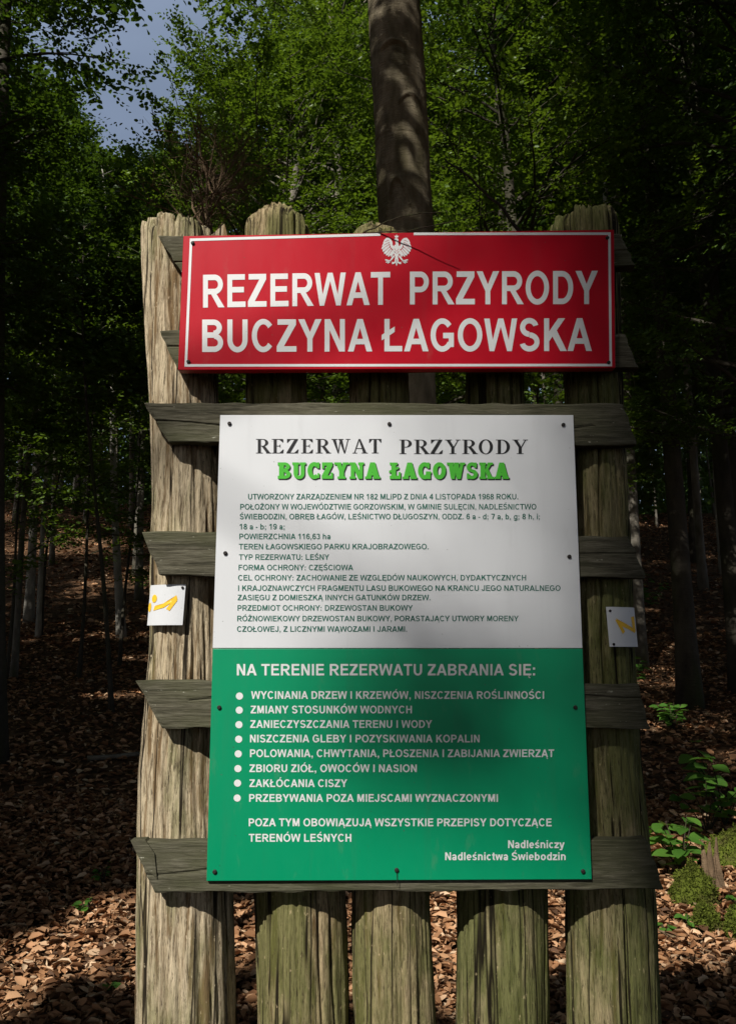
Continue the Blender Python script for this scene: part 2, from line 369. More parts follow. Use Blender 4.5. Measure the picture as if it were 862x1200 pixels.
# chipped corner block on the lowest plank
m = MB(); q = [pp(u, v, .004)-SO for u, v in ((153,985),(170,984),(181,1000),(184,1030),(166,1012))]
qb = [p+np.array([0, .03, 0]) for p in q]
m.add(q+qb, [(4,3,2,1,0),(5,6,7,8,9)]+[(i, (i+1) % 5, (i+1) % 5+5, i+5) for i in range(5)]); m.build('wood_splinter', M['plank'], stand)

# ------------------------------------------------------------------ sign lettering tools
# plain sans-serif letters, drawn as strokes in units of the capital height; s: stem width, h: bar height
def P4(*p): return (list(p), [tuple(range(len(p)))])
def Rc(x0, y0, x1, y1): return P4((x0,y0),(x1,y0),(x1,y1),(x0,y1))
def ring(cx, cy, rx, ry, ix, iy, a0=0, a1=360, n=28, jx=0.0):
    p, f = [], []
    for k in range(n+1):
        a = R(a0+(a1-a0)*k/n); p += [(cx+rx*math.cos(a), cy+ry*math.sin(a)), (cx+jx+ix*math.cos(a), cy+iy*math.sin(a))]
    for k in range(n): f.append((2*k, 2*k+2, 2*k+3, 2*k+1))
    return (p, f)
def sans(s, h):
    q = s*1.12                                # width of a slanting stroke along the line
    def rg(cx, cy, rx, ry, a0=0, a1=360, n=24): return ring(cx, cy, rx, ry, rx-s, ry-h, a0, a1, n)
    L, X = .09, .735                          # side bearing, x-height
    G = {
     ' ': (.36, []),
     'A': (.98, [P4((.39,1),(.60,1),(.98,0),(.98-q,0)), P4((.38,1),(.59,1),(q,0),(0,0)), Rc(.24,.22,.75,.22+h)]),
     'B': (.98, [Rc(L,0,L+s,1), Rc(L+s,1-h,.55,1), Rc(L+s,.52-h/2,.58,.52+h/2), Rc(L+s,0,.58,h), rg(.54,.745,.34,.255,-90,90), rg(.57,.285,.36,.285,-90,90)]),
     'C': (.99, [rg(.51,.5,.46,.515,40,320)]),
     'D': (.99, [Rc(L,0,L+s,1), Rc(L+s,1-h,.48,1), Rc(L+s,0,.48,h), rg(.47,.5,.46,.5,-90,90)]),
     'E': (.90, [Rc(L,0,L+s,1), Rc(L+s,1-h,.83,1), Rc(L+s,.53-h/2,.79,.53+h/2), Rc(L+s,0,.86,h)]),
     'F': (.84, [Rc(L,0,L+s,1), Rc(L+s,1-h,.79,1), Rc(L+s,.51-h/2,.72,.51+h/2)]),
     'G': (1.06, [rg(.52,.5,.47,.515,40,325), Rc(.55,.40,.98,.40+h), Rc(.98-s,.13,.98,.40)]),
     'H': (.99, [Rc(L,0,L+s,1), Rc(.90-s,0,.90,1), Rc(L+s,.52-h/2,.90-s,.52+h/2)]),
     'I': (.38, [Rc(L,0,L+s,1)]),
     'J': (.78, [Rc(.68-s,.28,.68,1), rg(.36,.30,.32,.315,180,360)]),
     'K': (.99, [Rc(L,0,L+s,1), P4((.93,1),(.93-q*1.2,1),(L+s,.60),(L+s,.30)), P4((.40,.48),(.58,.66),(1.0,0),(1.0-q*1.15,0))]),
     'L': (.84, [Rc(L,0,L+s,1), Rc(L+s,0,.80,h)]),
     'M': (1.14, [Rc(L,0,L+s*.95,1), Rc(1.05-s*.95,0,1.05,1), P4((L,1),(L+s*1.35,1),(.57+s*.5,.04),(.57-s*.5,.04)), P4((1.05,1),(1.05-s*1.35,1),(.57-s*.5,.04),(.57+s*.5,.04))]),
     'N': (.99, [Rc(L,0,L+s*.96,1), Rc(.90-s*.96,0,.90,1), P4((L,1),(L+q,1),(.90,0),(.90-q,0))]),
     'O': (1.07, [rg(.535,.5,.49,.515,0,360,32)]),
     'P': (.92, [Rc(L,0,L+s,1), Rc(L+s,1-h,.53,1), Rc(L+s,.37,.53,.37+h), rg(.52,.685,.36,.315,-90,90)]),
     'R': (1.0, [Rc(L,0,L+s,1), Rc(L+s,1-h,.58,1), Rc(L+s,.40,.58,.40+h), rg(.57,.70,.36,.30,-90,90), P4((.42,.42),(.42+q,.42),(1.0,0),(1.0-q*1.15,0))]),
     'S': (.92, [rg(.45,.725,.37,.29,15,270), rg(.46,.28,.40,.295,-165,90)]),
     'T': (.86, [Rc(.43-s/2,0,.43+s/2,1), Rc(.02,1-h,.84,1)]),
     'U': (.99, [Rc(L,.36,L+s,1), Rc(.90-s,.36,.90,1), rg(.495,.37,.405,.385,180,360)]),
     'W': (1.32, [P4((0,1),(q*.95,1),(.31+s*.46,0),(.31-s*.46,0)), P4((.66-s*.5,1),(.66+s*.42,1),(.31+s*.46,0),(.31-s*.40,0)), P4((.66+s*.5,1),(.66-s*.42,1),(1.01-s*.46,0),(1.01+s*.40,0)), P4((1.32,1),(1.32-q*.95,1),(1.01-s*.46,0),(1.01+s*.46,0))]),
     'Y': (.94, [Rc(.47-s/2,0,.47+s/2,.44), P4((0,1),(q*1.1,1),(.47+s/2,.42),(.47-s/2,.40)), P4((.94,1),(.94-q*1.1,1),(.47-s/2,.42),(.47+s/2,.40))]),
     'Z': (.86, [Rc(.06,1-h,.80,1), Rc(.03,0,.82,h), P4((.80-q*1.25,1-h),(.80,1-h),(.03+q*1.25,h),(.03,h))]),
     'a': (.78, [rg(.36,.20,.30,.215,0,360), Rc(.68-s,0,.68,.50), rg(.37,.46,.31,.285,0,165)]),
     'b': (.85, [Rc(L,0,L+s,1), rg(.43,.365,.345,.38)]),
     'c': (.78, [rg(.40,.365,.345,.38,45,315)]),
     'd': (.85, [Rc(.76-s,0,.76,1), rg(.42,.365,.345,.38)]),
     'e': (.80, [rg(.40,.365,.345,.38,0,318), Rc(.14,.30,.745,.30+h*.85)]),
     'g': (.85, [Rc(.76-s,-.06,.76,X), rg(.42,.365,.345,.38), rg(.42,-.03,.34,.26,195,360)]),
     'h': (.85, [Rc(L,0,L+s,1), Rc(.76-s,0,.76,.42), rg(.425,.42,.335,.325,0,180)]),
     'i': (.38, [Rc(L,0,L+s,X), Rc(L,.84,L+s,1)]),
     'l': (.38, [Rc(L,0,L+s,1)]),
     'n': (.85, [Rc(L,0,L+s,X), Rc(.76-s,0,.76,.42), rg(.425,.42,.335,.325,0,180)]),
     'o': (.85, [rg(.425,.365,.36,.38)]),
     't': (.48, [Rc(.14,.10,.14+s,.95), Rc(.02,X-h*.85,.44,X), Rc(.22,0,.44,h*.9)]),
     'w': (1.08, [P4((0,X),(q,X),(.29+s*.4,0),(.29-s*.45,0)), P4((.54-s*.45,X),(.54+s*.4,X),(.29+s*.4,0),(.29-s*.35,0)), P4((.54+s*.45,X),(.54-s*.4,X),(.79-s*.4,0),(.79+s*.35,0)), P4((1.08,X),(1.08-q,X),(.79-s*.4,0),(.79+s*.45,0))]),
     'y': (.78, [P4((0,X),(q,X),(.44+s*.4,.05),(.36-s*.3,0)), P4((.78,X),(.78-q,X),(.22,-.25),(.22+q*.9,-.25)), Rc(.06,-.25,.32,-.25+h*.9)]),
     'z': (.70, [Rc(.04,X-h,.66,X), Rc(.03,0,.67,h), P4((.66-q*1.2,X-h),(.66,X-h),(.03+q*1.2,h),(.03,h))]),
     '1': (.78, [Rc(.36,0,.36+s,1), P4((.36+s*.3,1),(.36+s*.3,.78),(.10,.64),(.10,.80))]),
     '2': (.78, [rg(.39,.70,.33,.30,0,165), P4((.72,.70),(.72-s,.68),(.05,h),(.30,h)), Rc(.05,0,.72,h)]),
     '3': (.78, [rg(.38,.735,.31,.265,-80,160), rg(.38,.275,.34,.285,-160,85)]),
     '4': (.78, [Rc(.64-s,0,.64,1), Rc(.03,.22,.76,.22+h), P4((.64-s,1),(.64-s,.76),(.22,.22+h),(.03,.22+h))]),
     '6': (.78, [rg(.39,.325,.345,.335), rg(.41,.55,.365,.46,35,180)]),
     '7': (.78, [Rc(.05,1-h,.73,1), P4((.73-q,1-h),(.73,1-h),(.40,0),(.40-q*.95,0))]),
     '8': (.78, [rg(.39,.745,.30,.265), rg(.39,.28,.345,.295)]),
     '9': (.78, [rg(.39,.675,.345,.335), rg(.37,.45,.365,.46,215,360)]),
     '.': (.38, [Rc(L,0,L+s,s*.95)]), ',': (.38, [Rc(L,0,L+s,s*.95), P4((L+s,0),(L+s*.45,0),(L+s*.1,-.19),(L+s*.5,-.19))]),
     ':': (.44, [Rc(L,0,L+s,s*.95), Rc(L,.5,L+s,.5+s*.95)]), ';': (.44, [Rc(L,0,L+s,s*.95), Rc(L,.5,L+s,.5+s*.95), P4((L+s,0),(L+s*.45,0),(L+s*.1,-.19),(L+s*.5,-.19))]),
     '-': (.46, [Rc(.05,.28,.41,.28+h)])}
    def ac(x, y): return P4((x,y),(x+s*.6,y),(x+s*1.45,y+.2),(x+s*.55,y+.2))
    def og(x): return [ring(x, -.11, .12, .13, .05, .07, 100, 320, 12)]
    for new, old, more in (('Ó','O',[ac(.50,1.07)]), ('Ś','S',[ac(.42,1.07)]), ('ś','s',[ac(.34,.82)]), ('Ż','Z',[Rc(.43-s/2,1.07,.43+s/2,1.22)]), ('Ą','A',og(.88)), ('Ę','E',og(.70)),
                           ('Ł','L',[P4((-.02,.34),(.50,.60),(.50,.60+h),(-.02,.34+h))])):
        if old == 's': G['s'] = (.76, [rg(.375,.535,.285,.21,15,270), rg(.38,.205,.32,.215,-165,90)])
        G[new] = (G[old][0], G[old][1]+more)
    return G
GLYPHS = {'B': sans(.205, .168), 'M': sans(.185, .15)}
def text_mesh(body, weight, space):
    V, f, x, n = [], [], 0.0, 0
    for c in body:
        a, parts = GLYPHS[weight][c]
        for k, (v, q) in enumerate(parts):
            v = np.array(v); V.append(np.column_stack([v[:, 0]+x, v[:, 1], np.full(len(v), k*2.2e-5)])); f += [tuple(i+n for i in p) for p in q]; n += len(v)
        x += a+space
    return np.concatenate(V), f
def write(mb, body, u0, u1, vb, cap, Y, weight='B', space=.02, vb1=None, cap1=None):
    """One line of lettering on the plane y = Y: from u0 to u1, baseline vb (to vb1), capital height cap (to cap1)."""
    v, f = text_mesh(body, weight, space)
    x = (v[:, 0]-v[:, 0].min())/(v[:, 0].max()-v[:, 0].min()); y = v[:, 1]
    vb1 = vb if vb1 is None else vb1; cap1 = cap if cap1 is None else cap1
    P = [pp(u0+(u1-u0)*a, vb+(vb1-vb)*a-(cap+(cap1-cap)*a)*b, Y-c) for a, b, c in zip(x, y, v[:, 2])]
    mb.add(P, f)
def shapes(mb, polys, u0, u1, vb, cap, Y, step=2.5e-5, dx=0, dy=0):
    """Hand-drawn letter outlines (unit height) laid on the plane y = Y."""
    for k, poly in enumerate(polys):
        mb.add([pp(u0+x*(u1-u0)+dx, vb-y*cap+dy, Y-k*step) for x, y in poly[0]], poly[1])
# upright roman capitals with serifs: (advance width, shapes)
H = .045
SERIF = {
 'R': (.80, [Rc(.13,0,.30,1), Rc(.03,0,.40,H), Rc(.03,1-H,.42,1), ring(.40,.745,.30,.255,.13,.215,-90,90), Rc(.30,.49,.40,.53), P4((.34,.49),(.52,.51),(.80,H),(.60,H)), Rc(.58,0,.86,H)]),
 'P': (.72, [Rc(.13,0,.30,1), Rc(.03,0,.40,H), Rc(.03,1-H,.42,1), ring(.38,.73,.31,.27,.14,.23,-90,90), Rc(.30,.46,.38,.50)]),
 'E': (.74, [Rc(.13,0,.30,1), Rc(.03,0,.66,H), Rc(.03,1-H,.64,1), P4((.44,1-H),(.66,1-H),(.66,.76),(.63,.76)), P4((.46,H),(.64,.27),(.68,.27),(.66,H)), Rc(.30,.49,.48,.53), P4((.44,.53),(.50,.66),(.50,.36),(.44,.49))]),
 'Z': (.74, [Rc(.06,1-H,.66,1), Rc(.03,0,.66,H), P4((.46,1-H),(.66,1-H),(.24,H),(.03,H)), P4((.06,1-H),(.26,1-H),(.09,.74),(.06,.74)), P4((.66,H),(.46,H),(.66,.28),(.69,.28))]),
 'W': (1.08, [P4((.08,1-H),(.26,1-H),(.43,0),(.36,0)), P4((.48,1-H),(.535,1-H),(.42,0),(.37,0)), P4((.43,1-H),(.61,1-H),(.77,0),(.70,0)), P4((.90,1-H),(.95,1-H),(.77,0),(.71,0)), Rc(.02,1-H,.34,1), Rc(.38,1-H,.68,1), Rc(.80,1-H,1.05,1)]),
 'A': (.84, [P4((.36,1),(.46,1),(.79,H),(.60,H)), P4((.36,1),(.41,.93),(.17,H),(.11,H)), Rc(.22,.31,.60,.36), Rc(.02,0,.28,H), Rc(.52,0,.86,H)]),
 'T': (.74, [Rc(.28,0,.45,1), Rc(.18,0,.55,H), Rc(.03,1-H,.70,1), P4((.03,1-H),(.20,1-H),(.06,.73),(.03,.73)), P4((.70,1-H),(.53,1-H),(.67,.73),(.70,.73))]),
 'Y': (.82, [Rc(.33,0,.50,.46), Rc(.23,0,.60,H), P4((.08,1-H),(.27,1-H),(.50,.44),(.34,.44)), P4((.66,1-H),(.72,1-H),(.50,.44),(.43,.44)), Rc(.0,1-H,.36,1), Rc(.56,1-H,.82,1)]),
 'O': (.86, [ring(.42,.5,.38,.52,.21,.47)]),
 'D': (.84, [Rc(.13,0,.30,1), Rc(.03,0,.36,H), Rc(.03,1-H,.36,1), ring(.34,.5,.44,.5,.26,.45,-90,90)]),
}
SL = .14
SLAB = {
 'B': (.84, [Rc(.08,0,.38,1), Rc(0,0,.42,SL*1.3), Rc(0,1-SL*1.3,.42,1), Rc(.3,.42,.46,.60), ring(.42,.745,.34,.255,.09,.08,-90,90), ring(.42,.275,.38,.275,.11,.095,-90,90)]),
 'U': (.88, [Rc(.08,.3,.36,1), Rc(.52,.3,.76,1), Rc(0,1-SL,.42,1), Rc(.46,1-SL,.84,1), ring(.42,.32,.34,.34,.10,.14,180,360)]),
 'C': (.80, [ring(.42,.5,.42,.52,.13,.27,48,312), Rc(.58,.64,.74,1), Rc(.62,.05,.74,.34)]),
 'Z': (.76, [Rc(.04,1-.2,.70,1), Rc(.02,0,.72,.2), P4((.36,.82),(.70,.82),(.38,.18),(.02,.18)), Rc(.04,.62,.18,.9), Rc(.58,.1,.72,.38)]),
 'Y': (.86, [Rc(.28,0,.58,.45), Rc(.18,0,.68,SL), P4((.06,1),(.38,1),(.56,.40),(.30,.40)), P4((.56,1),(.80,1),(.56,.40),(.34,.40)), Rc(-.02,1-SL,.42,1), Rc(.50,1-SL,.88,1)]),
 'N': (.92, [Rc(.08,0,.30,1), Rc(.62,0,.82,1), P4((.08,1),(.36,1),(.82,0),(.54,0)), Rc(0,0,.38,SL), Rc(.54,1-SL,.90,1), Rc(0,1-SL,.3,1)]),
 'A': (.92, [P4((.30,1),(.58,1),(.36,.1),(.06,.1)), P4((.32,1),(.60,1),(.86,.1),(.52,.1)), Rc(.2,.2,.7,.36), Rc(-.02,0,.38,SL), Rc(.48,0,.92,SL)]),
 'Ł': (.76, [Rc(.10,0,.40,1), Rc(0,0,.70,.2), Rc(0,1-SL,.50,1), Rc(.56,.1,.70,.42), P4((-.04,.36),(.58,.62),(.58,.76),(-.04,.50))]),
 'G': (.88, [ring(.42,.5,.42,.52,.13,.27,48,320), Rc(.58,.64,.74,1), Rc(.5,.30,.84,.46), Rc(.58,.0,.80,.44)]),
 'O': (.86, [ring(.42,.5,.42,.52,.13,.27)]),
 'W': (1.14, [P4((.06,1),(.36,1),(.50,0),(.24,0)), P4((.46,1),(.62,1),(.48,0),(.26,0)), P4((.44,1),(.72,1),(.86,0),(.60,0)), P4((.86,1),(1.06,1),(.86,0),(.64,0)), Rc(-.02,1-SL,.42,1), Rc(.44,1-SL,.76,1), Rc(.80,1-SL,1.14,1)]),
 'S': (.78, [ring(.38,.715,.34,.30,.10,.10,20,270), ring(.38,.285,.36,.30,.10,.10,-160,90), Rc(.52,.68,.68,1), Rc(.05,0,.2,.34)]),
 'K': (.92, [Rc(.08,0,.38,1), Rc(0,0,.44,SL), Rc(0,1-SL,.44,1), P4((.58,1),(.84,1),(.52,.5),(.32,.40)), P4((.34,.56),(.58,.62),(.88,0),(.56,0)), Rc(.52,1-SL,.88,1), Rc(.50,0,.94,SL)]),
}
def hand_word(mb, font, word, u0, u1, vb, cap, Y, dx=0, dy=0, track=.06):
    tot = sum(font[c][0]+track for c in word)-track; k = (u1-u0)/tot; x = 0
    for c in word:
        shapes(mb, font[c][1], u0+x*k, u0+(x+1)*k, vb, cap, Y, dx=dx, dy=dy); x += font[c][0]+track
def dots(mb, pts, r, Y, n=20):
    for u, v in pts: mb.add([pp(u+r*math.cos(2*math.pi*k/n), v+r*math.sin(2*math.pi*k/n), Y) for k in range(n)], [tuple(range(n))])
def screw(parent, u, v, Y, r, origin):
    c = pp(u, v, Y); n = 14; V, f = [], []
    for q, (rad, dy) in enumerate(((1, .0), (1, -.0025), (.62, -.004))):
        V += [(c[0]+r*rad*math.cos(2*math.pi*k/n), c[1]+dy, c[2]+r*rad*math.sin(2*math.pi*k/n)) for k in range(n)]
    for q in range(2): f += [(q*n+k, q*n+(k+1) % n, (q+1)*n+(k+1) % n, (q+1)*n+k) for k in range(n)]
    f.append(tuple(2*n+k for k in range(n)))
    mb = MB(); mb.add(np.array(V)-origin, f); return mb.build('screw', M['screw'], parent)
def slab(corners, Y, thick, origin, name, mat, parent, bevel=.0012):
    q = [pp(u, v, Y) for u, v in corners]; back = [p+np.array([0, thick, 0]) for p in q]
    mb = MB(); mb.add(np.array(q+back)-origin, [(3,2,1,0),(4,5,6,7)]+[(i, (i+1) % 4, (i+1) % 4+4, i+4) for i in range(4)])
    o = mb.build(name, mat, parent)
    b = o.modifiers.new('bevel', 'BEVEL'); b.width = bevel; b.segments = 2
    return o
def lift(mb, origin, name, mat, parent): 
    mb.v = [v-origin for v in mb.v]; return mb.build(name, mat, parent)

# ------------------------------------------------------------------ red name sign
YR = -.030
O1 = pp(465, 432, YR)
red = thing('nature_reserve_sign', O1, 'wide red sign with white border, eagle emblem and large white lettering at the top', 'sign')
slab([(215,276.5),(719,269),(720.5,431),(208.6,433.5)], YR, .026, O1, 'board', M['red'], red)
YL = YR-.0006
bd = MB()
def strip(mb, pts, wd, Y):
    for (a, b) in zip(pts[:-1], pts[1:]):
        a, b = np.array(a, float), np.array(b, float); d = (b-a)/np.linalg.norm(b-a); nrm = np.array([-d[1], d[0]])*wd/2
        a2, b2 = a-d*wd/2, b+d*wd/2
        k = strip.k = getattr(strip, 'k', 0)+1
        mb.add([pp(*p, Y-(k % 4)*3e-5) for p in (a2+nrm, b2+nrm, b2-nrm, a2-nrm)], [(0,1,2,3)])
strip(bd, [(444,274.8),(224,281),(217.8,428.2),(715,427.8),(713.5,273.8),(486,274)], 3.0, YL)
lift(bd, O1, 'border_line', M['w_letter'], red)
lt = MB()
write(lt, 'REZERWAT', 238, 457, 360.5, 38.5, YL, 'B', .03, 357, 38.5)
write(lt, 'PRZYRODY', 480, 700, 356.8, 38.5, YL, 'B', .03, 356.3, 39)
write(lt, 'BUCZYNA', 237, 436, 412.5, 38, YL, 'B', .03, 411.8, 38)
write(lt, 'ŁAGOWSKA', 447, 693, 411.8, 38, YL, 'B', .03, 411.3, 38.5)
lift(lt, O1, 'lettering', M['w_letter'], red)
# the crowned eagle, drawn at ten times its size in the photograph
eg = MB()
def eag(pts, k=0, mb=eg, flip=True):
    for sgn in ((1, -1) if flip else (1,)):
        mb.add([pp(464.4+sgn*(x-376)*.1044, 260+y*.1044, YL-k*3e-5) for x, y in pts], [tuple(range(len(pts)))])
eag([(376,245),(352,262),(338,300),(345,350),(360,390),(376,400),(392,390),(407,350),(414,300),(400,262)], 0, flip=False)      # body
eag([(372,262),(362,235),(364,212),(352,206),(344,198),(356,188),(372,182),(388,186),(397,200),(394,222),(400,262)], 1, flip=False)  # neck and head with beak
eag([(356,172),(352,154),(366,160),(376,142),(386,160),(400,154),(396,172),(376,178)], 2, flip=False)                            # crown
eag([(362,385),(376,398),(390,385),(398,430),(386,470),(376,498),(366,470),(354,430)], 3, flip=False)                            # tail
eag([(350,275),(332,262),(330,225),(312,196),(288,180),(264,178),(270,200),(292,232),(312,290),(345,320)], 4)                    # wing shoulder
feath = [((300,186),(262,178),(240,200),(290,232)), ((292,215),(240,200),(224,236),(290,248)), ((292,238),(228,238),(213,272),(292,268)), ((296,258),(215,276),(207,306),(300,288)),
         ((300,278),(220,310),(222,336),(308,304)), ((308,294),(236,338),(238,364),(318,316)), ((316,304),(256,356),(262,382),(330,326)), ((326,312),(278,366),(286,394),(344,334)), ((336,316),(304,366),(316,396),(352,345))]
for k, q in enumerate(feath): eag(list(q), 5+(k % 2))
eag([(345,370),(330,385),(310,420),(292,438),(300,446),(326,424),(352,392)], 7)                                                  # leg
for q in ([(306,432),(250,418),(248,432),(300,446)], [(300,436),(252,448),(258,458),(304,446)], [(304,440),(270,462),(280,468),(310,448)]): eag(q, 8)
eag([(364,440),(340,452),(318,448),(330,462),(318,472),(340,474),(368,456)], 9)
lift(eg, O1, 'eagle_emblem', M['w_letter'], red)
fe = MB()                                     # red lines between the feathers
for a, b in (((290,205),(246,222)),((296,228),(232,262)),((302,250),(226,296)),((310,272),(240,330)),((320,290),(262,356)),((332,304),(290,368)),((352,300),(372,330)),((350,330),(372,356)),((376,420),(376,470))):
    for sgn in (1, -1):
        aa, bb = [np.array([464.4+sgn*(p[0]-376)*.1044, 260+p[1]*.1044]) for p in (a, b)]
        d = bb-aa; n_ = np.array([-d[1], d[0]])/np.linalg.norm(d)*.28
        fe.add([pp(*(p), YL-.0004) for p in (aa+n_, bb+n_*.6, bb-n_*.6, aa-n_)], [(0,1,2,3)])
lift(fe, O1, 'feather_lines', M['red'], red)
for u, v in ((226,285),(221,424),(711,279),(712.5,425)): screw(red, u, v, YR-.0004, .0042, O1)

# ------------------------------------------------------------------ white and green information board
YB = 0.0
O2 = pp(467, 1031, YB)
info = thing('information_board', O2, 'tall board, white above and green below, listing the reserve rules, nailed to the planks', 'information board')
slab([(258,486.3),(671.3,486.3),(682.0,759.6),(249.2,759.6)], YB, .006, O2, 'upper_panel', M['white'], info, .001)
slab([(249.2,760.2),(682.2,760.2),(693,1030.5),(242,1032.5)], YB, .006, O2, 'lower_panel', M['green'], info, .001)
YL = YB-.0006
for wd, a, b, vb in (('REZERWAT', 299.3, 447.5, 531.2), ('PRZYRODY', 467, 618, 532.0)):
    hd = MB(); hand_word(hd, SERIF, wd, a, b, vb, 16.8, YL); lift(hd, O2, 'heading_word', M['k_letter'], info)
for wd, a, b, vb in (('BUCZYNA', 325.4, 445.2, 561.0), ('ŁAGOWSKA', 456.4, 596.0, 561.2)):
    sh = MB(); hand_word(sh, SLAB, wd, a+1.2, b+1.2, vb+1.4, 19.2, YL-.0001); lift(sh, O2, 'heading_shadow', M['k_letter'], info)
    sb = MB(); hand_word(sb, SLAB, wd, a, b, vb, 19.2, YL-.0007); lift(sb, O2, 'green_heading_word', M['lg_letter'], info)
tx = MB()
for body, a, b, vb in (
 ('UTWORZONY ZARZĄDZENIEM NR 182 MLiPD Z DNIA 4 LISTOPADA 1968 ROKU.', 290.7, 606.7, 585.2),
 ('POŁOŻONY W WOJEWÓDZTWIE GORZOWSKIM, W GMINIE SULĘCIN, NADLEŚNICTWO', 281.5, 628, 597),
 ('ŚWIEBODZIN, OBRĘB ŁAGÓW, LEŚNICTWO DŁUGOSZYN, ODDZ. 6 a - d; 7 a, b, g; 8 h, i;', 281, 632, 608.5),
 ('18 a - b; 19 a;', 280.8, 333.5, 620.3), ('POWIERZCHNIA 116,63 ha', 280.5, 387, 631.8),
 ('TEREN ŁAGOWSKIEGO PARKU KRAJOBRAZOWEGO.', 280, 501.8, 643.7), ('TYP REZERWATU: LEŚNY', 280, 385.6, 656),
 ('FORMA OCHRONY: CZĘŚCIOWA', 279.6, 413.7, 668.2), ('CEL OCHRONY: ZACHOWANIE ZE WZGLĘDÓW NAUKOWYCH, DYDAKTYCZNYCH', 279, 616, 680.2),
 ('I KRAJOZNAWCZYCH FRAGMENTU LASU BUKOWEGO NA KRANCU JEGO NATURALNEGO', 279, 656.3, 692.4),
 ('ZASIĘGU Z DOMIESZKĄ INNYCH GATUNKÓW DRZEW.', 278.5, 504, 703.4), ('PRZEDMIOT OCHRONY: DRZEWOSTAN BUKOWY', 278.4, 483.4, 715.6),
 ('RÓŻNOWIEKOWY DRZEWOSTAN BUKOWY, PORASTAJĄCY UTWORY MORENY', 278, 607.3, 728), ('CZOŁOWEJ, Z LICZNYMI WĄWOZAMI I JARAMI.', 277.7, 476.7, 740.3)):
    write(tx, body, a, b, vb, 6.5, YL, 'M', .012)
lift(tx, O2, 'description_text', M['g_letter'], info)
h2 = MB(); write(h2, 'NA TERENIE REZERWATU ZABRANIA SIĘ:', 277.6, 626.5, 791.5, 13.4, YL, 'B', .03); lift(h2, O2, 'rules_heading', M['w_letter'], info)
rl = MB()
for body, a, b, vb in (
 ('WYCINANIA DRZEW I KRZEWÓW, NISZCZENIA ROŚLINNOŚCI', 294.3, 637, 819), ('ZMIANY STOSUNKÓW WODNYCH', 293.7, 482.3, 836),
 ('ZANIECZYSZCZANIA TERENU I WODY', 293.2, 506, 853), ('NISZCZENIA GLEBY I POZYSKIWANIA KOPALIN', 293, 561.6, 870),
 ('POLOWANIA, CHWYTANIA, PŁOSZENIA I ZABIJANIA ZWIERZĄT', 293, 648.8, 887.2), ('ZBIORU ZIÓŁ, OWOCÓW I NASION', 292.3, 488, 904.8),
 ('ZAKŁÓCANIA CISZY', 292.3, 406.8, 922.3), ('PRZEBYWANIA POZA MIEJSCAMI WYZNACZONYMI', 292, 583, 939.6)):
    write(rl, body, a, b, vb, 9.0, YL, 'B', .03)
lift(rl, O2, 'rules_text', M['w_letter'], info)
bl = MB(); dots(bl, [(280.6,815.7),(280.4,832.2),(280,849.2),(279.7,866.2),(279.2,883.4),(278.8,900.7),(278.4,917.7),(278,935.2)], 4.2, YL); lift(bl, O2, 'bullet_dots', M['w_letter'], info)
ft = MB()
write(ft, 'POZA TYM OBOWIĄZUJĄ WSZYSTKIE PRZEPISY DOTYCZĄCE', 291.5, 646, 968.3, 9.2, YL, 'B', .03)
write(ft, 'TERENÓW LEŚNYCH', 291.5, 411.5, 986.4, 9.2, YL, 'B', .03); lift(ft, O2, 'closing_text', M['w_letter'], info)
sg = MB(); write(sg, 'Nadleśniczy', 595, 661, 993.9, 9.2, YL, 'B', .005); write(sg, 'Nadleśnictwa Świebodzin', 521.3, 662.3, 1008, 9.2, YL, 'B', .005)
lift(sg, O2, 'signature_text', M['w_letter'], info)
for u, v in ((269,496.5),(456,497),(659.5,498),(264.2,648.3),(666.5,652.3),(257,829),(673.5,829),(251.7,1021.5),(464.5,1019.5),(682.5,1021)):
    screw(info, u, v, YB-.0004, .0045, O2)
m = MB(); m.tube([pp(464.8,1020,-.002)-O2, pp(465.2,1030,-.002)-O2, pp(465.4,1038,-.001)-O2], .0007, 5); m.build('rust_drip', M['screw'], info)

